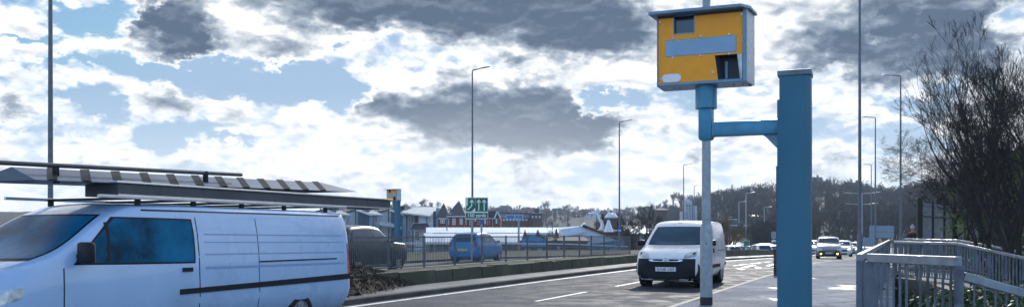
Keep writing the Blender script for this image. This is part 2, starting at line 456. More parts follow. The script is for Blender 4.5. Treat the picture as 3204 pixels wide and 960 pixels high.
def marks(name, d, w, segs, z=.034, skew=0):
    mb = MB()
    for y0, y1 in segs:
        Y = np.linspace(y0, y1, max(2, int((y1 - y0) / 1.0) + 1)); o = len(mb.v)
        for i, y in enumerate(Y):
            dd = d + skew * (i / (len(Y) - 1))
            mb.v += [tuple(P(y, dd - w / 2, z)), tuple(P(y, dd + w / 2, z))]
        for i in range(len(Y) - 1): a = o + 2 * i; mb.f.append((a, a + 1, a + 3, a + 2))
    return st(mb.build(name, PAINT))
marks('edge_line', 6.12, .17, [(-30, 200)], z=.012)
marks('lane_line', 3.12, .12, [(2.5, 5.8), (8.0, 11.4), (13.1, 16.2), (18.0, 21.2), (23.6, 26.9), (29.3, 32.6), (34.9, 38), (40.2, 43.2), (44.3, 47), (48, 50), (55, 58), (62, 65), (70, 74), (80, 84)], z=.036)
marks('kerb_line', .25, .10, [(46, 200)], z=.012)
for i, (d, a, b, k) in enumerate([(1.9, 36.2, 37.6, .5), (1.5, 37.6, 39.4, .4), (1.1, 39, 40.4, -.3), (2.3, 38.4, 41.8, .2), (1.7, 41, 44.4, .3), (1.1, 41.2, 43.2, .2), (.8, 44, 46, .1)]):
    marks('lettering_stroke', d, .22, [(a, b)], z=.03, skew=k)
# ------------------------------------------------------------------ reservation: block wall, railing, dead ivy
def block_wall(name, label, y0, y1, d0, d1, z0, z1, bl=.92):
    mb = MB(); rr = random.Random(5); y = y0
    while y < y1:
        e = min(y1, y + bl); g_ = .012
        j = rr.uniform(-.012, .012); zt = z1 + rr.uniform(-.02, .02)
        q = [P(y + g_, d0 + j, z0), P(e - g_, d0 + j, z0), P(e - g_, d1, z0), P(y + g_, d1, z0),
             P(y + g_, d0 + j + .05, zt), P(e - g_, d0 + j + .05, zt), P(e - g_, d1, zt), P(y + g_, d1, zt)]
        mb.add(q, [(0, 1, 5, 4), (1, 2, 6, 5), (2, 3, 7, 6), (3, 0, 4, 7), (4, 5, 6, 7), (0, 3, 2, 1)])
        y = e
    o = mb.build(name, WALLST); tag(o, label, 'wall'); return o
block_wall('block_wall', 'low mossy wall of stone blocks between the road and the railed central strip', 17, 40.7, 7.55, 7.9, .1, .50)
block_wall('concrete_barrier', 'long low dark concrete barrier past the white van along the central strip', 46, 92, 8.1, 8.5, .05, .62, bl=2.5)

def guard_rail(name, label, group, pts, h=1.0, gap=.1, rb=.009, post=.03, rail=.028, m=None, low=.09, panel_mats=None, wide=None):
    """pedestrian guard rail: pts = post feet; parts: post (each), panel (bars + two rails)"""
    t = thing(name, label, 'railing', pts[0], 0, group); o0 = Vector(pts[0]); m = m or GALVD
    up = Vector((0, 0, 1))
    for i, p in enumerate(pts):
        p = Vector(p) - o0
        MB().box(p + up * (h / 2 - .02), (post * 2, post * 2, h + .08), bev=.006).build('post', m, t)
    for a, b in zip(pts[:-1], pts[1:]):
        a, b = Vector(a) - o0, Vector(b) - o0; mb = MB(); dv = b - a; L = dv.length; n = max(2, int(L / gap))
        dn = dv.normalized() * post
        rt = rail
        mb.bar(a + up * (h - rt) + dn, b + up * (h - rt) - dn, rt * 1.6, rt * 1.5)
        mb.bar(a + up * low + dn, b + up * low - dn, rt * 1.3, rt * 1.3)
        for k in range(1, n):
            q = a + dv * k / n
            mb.bar(q + up * (low + rt * .7), q + up * (h - rt * 1.8), rb * 2, rb * 2)
        mb.build('panel', m, t)
    return t
pts = [P(y, 9.75, .42) for y in np.arange(14.0, 47.5, 1.86)]
# posts of the photo: kerb rows fitted so that the foot of each stands on the strip
def rail_row(px, dist=9.75):
    # find kerb row whose point at that distance is seen in column px
    lo, hi = -10.0, 120.0
    for _ in range(40):
        mid = (lo + hi) / 2; p = P(mid, dist)
        if p.y < .5 or (CX + F * p.x / p.y) < px: lo = mid
        else: hi = mid
    return (lo + hi) / 2
posts_px = [1971, 1890, 1850, 1813, 1765, 1711, 1650, 1583, 1508, 1423, 1327, 1216, 1089, 945, 775, 575, 335]
rows = [rail_row(p) for p in posts_px]
FENCE = guard_rail('guard_railing', 'long galvanised pedestrian railing of thin upright bars on the central strip', None,
                   [P(r, 9.75, .40) for r in rows], h=1.02, gap=.105, rb=.0085)

# litter and dead ivy spilling over the wall end
def scrub(name, label, cat, c, size, n, m, leaf=.05, kind=None, seed=1, squash=1.0):
    rr = random.Random(seed); mb = MB()
    for _ in range(n):
        while True:
            u = Vector((rr.uniform(-1, 1), rr.uniform(-1, 1), rr.uniform(0, 1)))
            if u.length < 1: break
        p = Vector((u.x * size[0], u.y * size[1], u.z * size[2]))
        a = Vector((rr.gauss(0, 1), rr.gauss(0, 1), rr.gauss(0, .6))).normalized() * leaf * rr.uniform(.5, 1.6)
        b = Vector((rr.gauss(0, 1), rr.gauss(0, 1), rr.gauss(0, 1))).normalized() * leaf * .35
        mb.add([p - a, p + b, p + a, p - b * .6], [(0, 1, 2, 3)])
    o = mb.build(name, m, loc=c); tag(o, label, cat, kind=kind); return o
DEAD = mat('dead leaves', (.030, .021, .017), .95, var=.7, scale=14)
def mound():
    mb = MB(); nx, ny = 60, 16; rr = random.Random(4)
    for i in range(nx + 1):
        u = i / nx; y = 12.5 + u * 9.2
        fade = min(1, (1 - u) * 3.2) ** .7
        for j in range(ny + 1):
            v = j / ny; d = 9.6 - v * (2.75 if u < .5 else 2.75 - (u - .5) * 2.2)
            z = .14 + (.50 * (1 - v) ** .6 + .34 * math.sin(math.pi * (1 - v)) * .6) * fade + .05 * math.sin(i * 1.3 + j * 2.1) + rr.uniform(-.035, .035)
            mb.v.append(tuple(P(y, d, max(.09, z))))
    for i in range(nx):
        for j in range(ny): a = i * (ny + 1) + j; mb.f.append((a, a + 1, a + ny + 2, a + ny + 1))
    # dead leaves and stems over the heap
    for _ in range(9000):
        u = rr.random() ** 1; y = 12.6 + u * 9.0; v = rr.random(); d = 9.6 - v * (2.9 if u < .5 else 2.9 - (u - .5) * 2.2)
        fade = min(1, (1 - u) * 3.2) ** .7
        p = P(y, d, .16 + (.50 * (1 - v) ** .6 + .2 * math.sin(math.pi * (1 - v))) * fade + rr.uniform(-.02, .07))
        a = Vector((rr.gauss(0, 1), rr.gauss(0, 1), rr.gauss(0, .8))).normalized() * rr.uniform(.015, .07)
        b = Vector((rr.gauss(0, 1), rr.gauss(0, 1), rr.gauss(0, 1))).normalized() * .016
        mb.add([p - a, p + b, p + a, p - b], [(0, 1, 2, 3)])
    o = mb.build('dead_ivy', DEAD); tag(o, kind='stuff'); tag(o, 'brown heap of dead ivy and soil over the end of the low block wall', 'dead plants')
mound()
LIT = mat('litter white', (.7, .7, .68), .6)
for i, (y, d, z, l) in enumerate([(14.6, 8.3, .62, 'crumpled white scrap on top of the brown heap, farther from the road'), (14.6, 7.4, .40, 'crumpled white scrap low on the brown heap, nearer the road')]):
    mb = MB(); rr = random.Random(i)
    vs = [Vector((rr.uniform(-1, 1), rr.uniform(-1, 1), rr.uniform(-1, 1))).normalized() * rr.uniform(.02, .045) for _ in range(12)]
    bm = bmesh.new(); [bm.verts.new(v) for v in vs]; bmesh.ops.convex_hull(bm, input=bm.verts[:]); bm.verts.ensure_lookup_table(); bm.verts.index_update()
    mb.add([v.co.copy() for v in bm.verts], [[v.index for v in f.verts] for f in bm.faces]); bm.free()
    o = mb.build('litter', LIT, loc=P(y, d, z)); tag(o, l, 'litter', 'litter on the heap')
# parapet rail along the far verge
def parapet():
    t = thing('verge_parapet', 'pale topped post and rail parapet along the grass verge beyond the far carriageway', 'railing', P(30, 21))
    o0 = Vector(t.location)
    zt = lambda y: float(np.interp(y, [10, 22, 35, 50, 60, 70, 80, 100], [.95, 1.0, 1.0, 1.02, 1.0, .9, .8, .75]))
    Y = list(np.arange(8, 78, 2.5)); top, mid, low = MB(), MB(), MB()
    RL = mat('pale rail', (.62, .66, .70), .4, var=.1)
    for a, b in zip(Y[:-1], Y[1:]):
        A, B = P(a, 21) - o0, P(b, 21) - o0
        up = Vector((0, 0, 1))
        top.bar(A + up * zt(a), B + up * zt(b), .16, .11)
        mid.bar(A + up * (zt(a) - .22), B + up * (zt(b) - .22), .05, .06); low.bar(A + up * (zt(a) - .42), B + up * (zt(b) - .42), .05, .06)
        MB().box(A + up * (zt(a) / 2 + .1), (.1, .1, zt(a) - .25)).build('post', GALVD, t)
    top.build('top_rail', RL, t); mid.build('middle_rail', GALVD, t); low.build('bottom_rail', GALVD, t)
parapet()

# ------------------------------------------------------------------ lamp columns
LUM = mat('luminaire shell', (.45, .47, .48), .4, .2)
def lamp_column(px, Y, label, h=12.0, arm=1.0, right=True, m=POLEM, r=.075, base=.115, base_h=1.45, z0=None, twin=False, group='street lamp columns along the dual carriageway', cell=True, yaw=None):
    X = (px - CX) / F * Y
    if z0 is None:
        d, yy = kd(X, Y); z0 = kz(yy) + .1 if -10 < d < 21 else 0
    a = yaw if yaw is not None else math.radians(-22)
    t = thing('street_lamp', label, 'street lamp', (X, Y, z0), 0, group)
    b = MB(); b.tube([(0, 0, -.4), (0, 0, .16)], base + .004, 12); b.build('root_band', BLACK, t, True)
    b = MB(); b.tube([(0, 0, .16), (0, 0, base_h - .12), (0, 0, base_h)], [base, base, r + .008], 14, caps=False)
    b.build('base', m, t, True)
    if Y < 30:
        b = MB(); ang = math.atan2(-Y, -X)
        for k in range(5):
            q = ang + (k - 2) * .22
            b.box((math.cos(q) * (base - .001), math.sin(q) * (base - .001), .68), (.012, .028, .72), Matrix.Rotation(q, 3, 'Z'))
        b.build('door', m, t)
    ht = h - z0 if h > 3 else h
    b = MB(); b.tube([(0, 0, base_h), (0, 0, h * .55), (0, 0, h - .02)], [r, r * .82, r * .6], 14, caps=True); b.build('shaft', m, t, True)
    for s in ((1, -1) if twin else ((1,) if right else (-1,))):
        u = Vector((math.cos(a) * s, math.sin(a) * s, 0))
        b = MB(); b.tube([(0, 0, h - .05), u * .05 + Vector((0, 0, h + .03)), u * (arm * .45) + Vector((0, 0, h + .08))], [r * .55, r * .55, r * .42], 10); 
        b.build('arm', m, t, True)
        # flat luminaire: shallow lens shape
        R = Matrix.Rotation(math.atan2(u.y, u.x), 3, 'Z') @ Matrix.Rotation(-.10, 3, 'Y')
        n = 12; prof = []
        for k in range(n + 1):
            q = k / n; w = .115 * math.sin(math.pi * min(1, q * 1.02 + .02)) ** .45
            hh = .055 * math.sin(math.pi * q) ** .5 + .012
            prof.append((q * arm * .62, w, hh))
        vs, fs = [], []
        for (x, w, hh) in prof:
            for j in range(8):
                an = 2 * math.pi * j / 8; z = math.sin(an) * hh
                vs.append(R @ Vector((x, math.cos(an) * w, z if z > 0 else z * .5)))
        for i in range(n):
            for j in range(8): fs.append((i * 8 + j, i * 8 + (j + 1) % 8, (i + 1) * 8 + (j + 1) % 8, (i + 1) * 8 + j))
        o = u * (arm * .40) + Vector((0, 0, h + .085))
        b = MB(); b.add([v + o for v in vs], fs); b.build('luminaire', LUM, t, True)
    return t
L1 = lamp_column(2210, 17.3, 'mottled grey lamp column with a widened base, right in front of the white van', r=.088, base=.118, base_h=1.55, m=POLEG)
for nd, (zz) in enumerate((1.18,)):
    b = MB(); ang = math.atan2(-17.3, -3.7); c = Vector((math.cos(ang), math.sin(ang), 0)) * .119 + Vector((0, 0, zz)); b.tube([c, c * 1.02], .012, 8); b.build('lock', BLACK, L1)
lamp_column(2690, 38.0, 'tall dark lamp column rising out of the frame beyond the right-hand footway')
lamp_column(2818, 58.8, 'dark lamp column with a long flat head, nearest the bare trees', arm=1.15, right=False)
lamp_column(2739, 77.7, 'dark lamp column with its head left, between the out-of-frame column and the bare trees', arm=1.15, right=False)
lamp_column(2726, 121.6, 'thin lamp column behind the second right-hand column, its head just over the hill line', arm=1.15, right=False, r=.09)
lamp_column(158, 28.0, 'lamp column crossing the sky above the foreground van at the far left', right=True, r=.085)
lamp_column(1478, 57.5, 'dark lamp column standing behind the green lane sign', arm=1.25)
T_BLUE = lamp_column(1938, 81.4, 'dark lamp column with a round blue plate, at the end of the railing', arm=1.25, r=.085)
lamp_column(2139, 135, 'thin dark lamp column with its head right, left of the foreground column', arm=1.5, r=.10)
lamp_column(2172, 192, 'shorter thin lamp column touching the foreground column on its left side', arm=1.6, r=.11)
FARG = 'distant pale lamp columns over the junction'
lamp_column(2312, 230, 'pale distant lamp column, lower of the pair right of the white van', h=10, arm=2.0, r=.16, base=.2, z0=-.1, m=POLEG, group=FARG)
lamp_column(2334, 181, 'pale distant lamp column, taller of the pair right of the white van', h=10, arm=1.8, r=.14, base=.2, z0=-.1, m=POLEG, group=FARG)
lamp_column(2391, 240, 'pale distant lamp column in front of the dark bushes', h=10, arm=2.0, r=.16, base=.2, z0=-1.1, m=POLEG, group=FARG)
lamp_column(2345, 260, 'short distant lamp column just right of the tall pale pair, head left', h=5.2, arm=1.8, right=False, r=.12, base=.16, z0=-1.4, m=POLEG, group=FARG)
lamp_column(2560, 300, 'pale distant lamp column just right of the blue post', h=10.2, arm=3.4, r=.2, base=.25, z0=-.8, m=POLEG, group=FARG)
lamp_column(2625, 300, 'pale distant lamp column in front of the pale roof under the viaduct', h=10.2, arm=3.4, r=.2, base=.25, z0=-.8, m=POLEG, group=FARG)
lamp_column(2697, 215, 'twin-armed lamp column behind the tall foreground column, higher of the two', h=12, arm=4.2, twin=True, r=.17, base=.22, z0=-.6, m=POLEG, group=FARG)
lamp_column(2695, 273, 'twin-armed lamp column behind the tall foreground column, lower of the two', h=11.6, arm=4.8, twin=True, r=.17, base=.22, z0=-.8, m=POLEG, group=FARG)
lamp_column(2575, 420, 'faint lamp column on the viaduct near the blue post', h=9, arm=2.5, r=.18, base=.2, z0=8.5, m=POLEG, group=FARG)
lamp_column(2672, 420, 'faint lamp column on the viaduct near the twin-armed columns', h=9, arm=2.5, r=.18, base=.2, z0=8.5, m=POLEG, group=FARG)
TOWNG = 'lamp columns in the streets below the verge'
lamp_column(1398, 120, 'pale lamp column in front of the brick school roofs', h=7.4, arm=.7, r=.09, z0=-3.2, group=TOWNG)
lamp_column(1775, 150, 'pale lamp column left of the bare trees above the white gabled roof', h=9.5, arm=.8, r=.12, z0=-4.6, group=TOWNG)
lamp_column(1867, 150, 'pale lamp column beside the curved white stack', h=10, arm=.8, r=.12, z0=-4.6, group=TOWNG)
lamp_column(2277, 330, 'faint thin lamp column behind the roof of the white van', h=9, arm=1.8, r=.16, z0=-1, m=POLEG, group=FARG)
# round blue plate on its column
b = MB(); Rb = Matrix.Rotation(math.radians(8), 3, 'Z') @ RX90
BLUE = mat('blue sign face', (.012, .12, .52), .4, var=.05)
WHITE = mat('white sign paint', (.75, .78, .8), .4, var=.05)
b.prism([(math.cos(k * math.pi / 12) * .20, math.sin(k * math.pi / 12) * .20) for k in range(24)], -.02, .02, Rb, (0, -.14, 2.2))
t = b.build('route_plate', BLUE); t.location = T_BLUE.location; tag(t, 'round blue cycle route plate fixed to the dark lamp column', 'sign')
b = MB(); b.prism([(math.cos(k * math.pi / 12) * .05 - .07, math.sin(k * math.pi / 12) * .05) for k in range(24)], .021, .03, Rb, (0, -.14, 2.17))
b.prism([(math.cos(k * math.pi / 12) * .05 + .07, math.sin(k * math.pi / 12) * .05) for k in range(24)], .021, .03, Rb, (0, -.14, 2.17))
b.bar((-.07, -.17, 2.17), (0, -.17, 2.25), .02, .02); b.bar((.07, -.17, 2.17), (0, -.17, 2.25), .02, .02)
b.build('symbol', WHITE, t)

# ------------------------------------------------------------------ speed cameras
ORANGE = mat('reflective amber', (1.0, .37, .005), .38, var=.06, scale=14, bump=.05, bscale=300, spec=.4, col2=(.72, .27, .01), c2=(.56, .8))
CASE = mat('camera case grey', (.33, .44, .54), .42, .35, var=.12, scale=12, bump=.12, bscale=120)
CASEF = mat('camera case edge', (.16, .29, .40), .45, .2, var=.15, scale=10)
STIPPLE = mat('stippled galvanised side', (.50, .56, .62), .38, .5, var=.25, scale=40, bump=.6, bscale=110)
POSTB = mat('blue post paint', (.012, .130, .215), .42, .0, var=.10, scale=5, bump=.08, bscale=160, rvar=.06, stretch=(1, 1, .3))
ARMB = mat('lighter blue paint', (.05, .24, .38), .42, .15, var=.16, scale=9, bump=.06, bscale=80, rvar=.08)  # a paler blue than the post
PANEL = mat('pale blue panel', (.27, .42, .58), .5, .0, var=.07, scale=8)
GLASSD = mat('dark window', (.012, .028, .042), .10, .0, var=.1, spec=.8)
INNER = mat('recess grey', (.045, .06, .08), .6, var=.12)
def speed_camera(loc, rz, label, back=False, s=1.0, post_dx=.745, post_top=2.64, fg=True):
    """local x right, y away from the viewer, z up; origin on the ground under the housing"""
    t = thing('speed_camera', label, 'speed camera', loc, rz, 'roadside speed cameras')
    w, h, dp, z0 = .754, .608, .28, 2.70 - .1
    x0, x1 = -w / 2, w / 2; y0, y1 = -dp / 2, dp / 2
    # case: open shell made of side plates, back, bottom
    b = MB()
    b.box((x0 + .006, 0, z0 + h / 2), (.012, dp, h), bev=.003); b.box((.012, y1 - .006, z0 + h / 2), (w - .002, .012, h))
    b.box((0, 0, z0 + .008), (w - .026, dp - .014, .014)); b.box((0, .01, z0 + h - .008), (w - .026, dp - .04, .014))
    b.build('case', CASE, t)
    fl = .030; b = MB(); b.add([(x1 - .012, y0 + .01, z0), (x1, y0 + .01, z0), (x1 + fl, y1, z0 + .004), (x1 + fl - .012, y1, z0 + .004), (x1 - .012, y0 + .01, z0 + h), (x1, y0 + .01, z0 + h), (x1 + fl, y1, z0 + h), (x1 + fl - .012, y1, z0 + h)], [(0, 3, 2, 1), (4, 5, 6, 7), (0, 1, 5, 4), (1, 2, 6, 5), (2, 3, 7, 6), (3, 0, 4, 7)]); b.build('side_plate', STIPPLE, t)
    # front frame
    b = MB(); fw = .018
    b.box((x0 + fw / 2, y0 - .004, z0 + h / 2), (fw * .55, .02, h)); b.box((x1 - fw * .9, y0 - .004, z0 + h / 2), (fw * 1.8, .02, h), bev=.004)
    b.box((-.01, y0 - .004, z0 + .012), (w - .05, .022, .024), bev=.004)
    b.build('front_frame', CASEF, t)
    # lid with overhang
    b = MB(); zt = z0 + h
    vs = [(x0 - .05, y0 - .11, zt - .012), (x1 - .03, y0 - .11, zt - .012), (x1 + .02, y1, zt + .012), (x0 - .02, y1, zt + .012)]
    top = [(v[0] * .995, v[1] + (.012 if v[1] < 0 else 0), v[2] + .02) for v in vs]
    vs2 = [(x0 - .05, y0 - .11, zt - .012), (x1 - .03, y0 - .11, zt - .012), (x1 + .03, y0 + .04, zt - .004), (x1 + .052, y1 + .02, zt - .004), (x0 - .03, y1 + .02, zt - .004)]
    n = len(vs2); b.add([(v[0], v[1], v[2]) for v in vs2] + [(v[0] * .99, v[1] * .98, v[2] + .024) for v in vs2], [tuple(range(n)), tuple(range(n, 2 * n))[::-1]] + [(i, (i + 1) % n, n + (i + 1) % n, n + i) for i in range(n)])
    b.build('lid', CASEF, t)
    # amber face with two openings: upper-left window, lower-right flash recess
    fx0, fx1 = x0 + .012, x1 - .034; fz0, fz1 = z0 + .026, z0 + h - .03
    yf = y0 + .002
    def plate(xa, xb, za, zb): b.box(((xa + xb) / 2, yf, (za + zb) / 2), (xb - xa, .006, zb - za))
    wa, wb, wz = x0 + .142, x0 + .325, z0 + h - .175       # upper window
    ra, rb_, rz_ = x1 - .262, fx1, z0 + .232             # lower recess
    b = MB(); plate(fx0, wa, wz, fz1); plate(wb, fx1, wz, fz1); plate(fx0, fx1, rz_, wz); 
    # the recess has a slanted left edge
    b.add([(fx0, yf - .003, fz0), (ra + .028, yf - .003, fz0), (ra, yf - .003, rz_), (fx0, yf - .003, rz_),
           (fx0, yf + .003, fz0), (ra + .028, yf + .003, fz0), (ra, yf + .003, rz_), (fx0, yf + .003, rz_)],
          [(0, 1, 2, 3), (7, 6, 5, 4), (0, 4, 5, 1), (1, 5, 6, 2)])
    b.build('amber_face', ORANGE, t)
    # window box (upper)
    b = MB(); cz = (wz + fz1) / 2; hh = fz1 - wz
    b.box(((wa + wb) / 2, yf + .045, cz), (wb - wa - .01, .004, hh - .004)); b.build('window', GLASSD, t)
    b = MB(); b.box((wa + .004, yf + .02, cz), (.008, .05, hh)); b.box((wb - .004, yf + .02, cz), (.008, .05, hh)); b.box(((wa + wb) / 2, yf + .02, wz + .004), (wb - wa, .052, .008)); b.build('window_frame', CASEF, t)
    # flash recess
    b = MB(); b.box(((ra + rb_) / 2 + .02, yf + .14, z0 + .13), (rb_ - ra - .05, .006, .205)); b.box(((ra + rb_) / 2, yf + .07, rz_ + .005), (rb_ - ra, .14, .008))
    b.box(((ra + rb_) / 2 + .01, yf + .07, fz0 + .004), (rb_ - ra - .02, .14, .008))
    b.add([(ra, yf, rz_), (ra + .028, yf, fz0), (ra + .06, yf + .14, fz0), (ra + .05, yf + .14, rz_)], [(0, 1, 2, 3)]); b.build('flash_recess', INNER, t)
    b = MB(); b.add([(rb_ - .045, yf - .004, rz_ - .002), (rb_ - .002, yf - .012, rz_ - .002), (rb_ - .002, yf - .012, fz0), (rb_ - .02, yf - .004, fz0), (rb_ - .06, yf + .13, rz_ - .002), (rb_ - .04, yf + .13, fz0)], [(0, 1, 2, 3), (0, 3, 5, 4)]); b.build('side_flap', GALV, t)
    b = MB(); b.box((ra + .078, yf + .128, z0 + .12), (.022, .012, .16)); b.build('lamp_strip', CASEF, t)
    # pale panel
    b = MB(); b.box((x0 + .385 - .012, yf - .006, z0 + .318), (.585, .004, .132)); pp = b.build('panel', PANEL, t)
    b = MB(); b.box((x0 + .373, yf - .0035, z0 + .318), (.593, .003, .140)); b.build('panel_edge', CASEF, t)
    # white oval badge
    b = MB(); pl = []
    for k in range(9): q = math.pi / 2 + k * math.pi / 8; pl.append((-.047 + .034 * math.cos(q), .034 * math.sin(q)))
    for k in range(9): q = -math.pi / 2 + k * math.pi / 8; pl.append((.047 + .034 * math.cos(q), .034 * math.sin(q)))
    b.prism(pl, 0, .003, RX90, (x0 + .128, yf - .004, z0 + .066)); b.build('oval_badge', mat('white badge', (.85, .86, .9), .4), t)
    SCREW = mat('screw heads', (.55, .52, .52), .35, .6)
    for (sx, sz) in ((.03, .545), (.715, .555), (.14, .40), (.375, .40), (.61, .398), (.724, .335), (.14, .238), (.375, .238), (.61, .236), (.475, .092), (.036, .062)):
        b = MB(); b.tube([(x0 + sx, yf - .003, z0 + sz), (x0 + sx, yf - .012, z0 + sz)], [.011, .008], 10); b.build('screw', SCREW, t, True)
    for sx in (.12, .17, .31, .49, .63, .71):
        b = MB(); b.tube([(x0 + sx, 0, z0), (x0 + sx, 0, z0 - .012)], [.009, .007], 8); b.build('bolt', SCREW, t)
    # sleeve, tube, elbow, arm
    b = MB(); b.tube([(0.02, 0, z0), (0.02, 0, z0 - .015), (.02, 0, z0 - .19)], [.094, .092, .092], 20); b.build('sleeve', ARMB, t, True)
    zc = z0 - .19
    za = 2.33 - .1
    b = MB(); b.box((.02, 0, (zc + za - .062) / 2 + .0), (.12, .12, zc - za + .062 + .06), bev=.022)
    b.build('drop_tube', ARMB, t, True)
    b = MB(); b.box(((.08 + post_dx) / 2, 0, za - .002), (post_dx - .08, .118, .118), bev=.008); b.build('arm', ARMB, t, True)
    b = MB(); b.box((.083, 0, za), (.008, .126, .126), bev=.003); b.build('weld', CASEF, t)
    pw = .262
    b = MB(); g_ = [(0, 0), (-.11, 0), (-.075, -.03), (-.0, -.12)]
    gp = [(post_dx - pw / 2 + x, za - .06 + z) for x, z in ((0, 0), (-.13, 0), (-.10, -.022), (0, -.13))]
    b.add([(x, -.004, z) for x, z in gp] + [(x, .004, z) for x, z in gp], [(0, 1, 2, 3), (7, 6, 5, 4), (0, 4, 5, 1), (1, 5, 6, 2), (2, 6, 7, 3)]); b.build('gusset', CASEF, t)
    # post: front shell with chamfered corner, cap
    b = MB(); ch = .03
    pl = [(-pw / 2, -.10), (pw / 2 - ch, -.10), (pw / 2, -.10 + ch), (pw / 2, .10), (-pw / 2, .10)]
    b.prism(pl, -.5, post_top - .2, None, (post_dx, 0, 0)); b.prism([(x * .93 + .008, y) for x, y in pl], post_top - .2, post_top, None, (post_dx, 0, 0))
    b.build('post', POSTB, t)
    b = MB(); b.box((post_dx + .004, 0, post_top + .014), (pw + .006, .225, .045), bev=.006); b.build('post_cap', mat('cap grey', (.14, .19, .23), .5, .2, var=.3, scale=10), t)
    b = MB(); b.box((post_dx - pw / 2 - .008, .02, 1.45), (.014, .1, .9)); b.build('edge_strip', GALVD, t)
    return t
gl = math.radians(-21.8)
speed_camera((1.942 - .928 * .377 + .371 * .14, 7.4 + .371 * .377 + .928 * .14, .12), gl, 'large amber-faced speed camera on a blue post in the foreground', post_dx=.745)
speed_camera(tuple(at(1232, 700, 45.4).xy) + (.45 + .1,), gl - .35, 'small distant speed camera with an amber back beyond the far carriageway', post_dx=.28)
# ------------------------------------------------------------------ vehicles
from mathutils.bvhtree import BVHTree
def pchip(x, y, xq):
    x, y = np.asarray(x, float), np.asarray(y, float); h = np.diff(x); dl = np.diff(y) / h; n = len(x); m = np.zeros(n)
    for i in range(1, n - 1):
        if dl[i - 1] * dl[i] > 0:
            w1, w2 = 2 * h[i] + h[i - 1], h[i] + 2 * h[i - 1]; m[i] = (w1 + w2) / (w1 / dl[i - 1] + w2 / dl[i])
    m[0], m[-1] = dl[0], dl[-1]
    k = np.clip(np.searchsorted(x, xq) - 1, 0, n - 2); t = (xq - x[k]) / h[k]
    return (1 + 2 * t) * (1 - t) ** 2 * y[k] + t * (1 - t) ** 2 * h[k] * m[k] + t * t * (3 - 2 * t) * y[k + 1] + t * t * (t - 1) * h[k] * m[k + 1]
def paint(name, c, rough=.28, coat=.6, metal=0.0): return mat(name, c, rough, metal, var=.05, scale=2, coat=coat, col2=tuple(k * .72 for k in c), c2=(.52, .80), rvar=.06)
CGLASS = mat('vehicle glass', (.006, .055, .10), .14, 0, var=.4, spec=.35, scale=1.5)
TRIM = mat('black trim', (.006, .011, .017), .5, var=.15, spec=.25)
CHROME = mat('chrome', (.62, .66, .70), .18, 1.0, var=.05)
LAMPC = mat('headlamp lens', (.42, .47, .52), .12, .3, var=.5, scale=9)
TAILR = mat('tail lamp', (.35, .012, .015), .2, var=.2)
RIM = mat('wheel rim', (.42, .44, .47), .3, .7, var=.1)
PLW = mat('white number plate', (.72, .76, .8), .4, var=.03)
PLY = mat('yellow number plate', (.75, .55, .06), .4, var=.03)
DARKI = mat('wheel arch', (.008, .008, .009), .9)

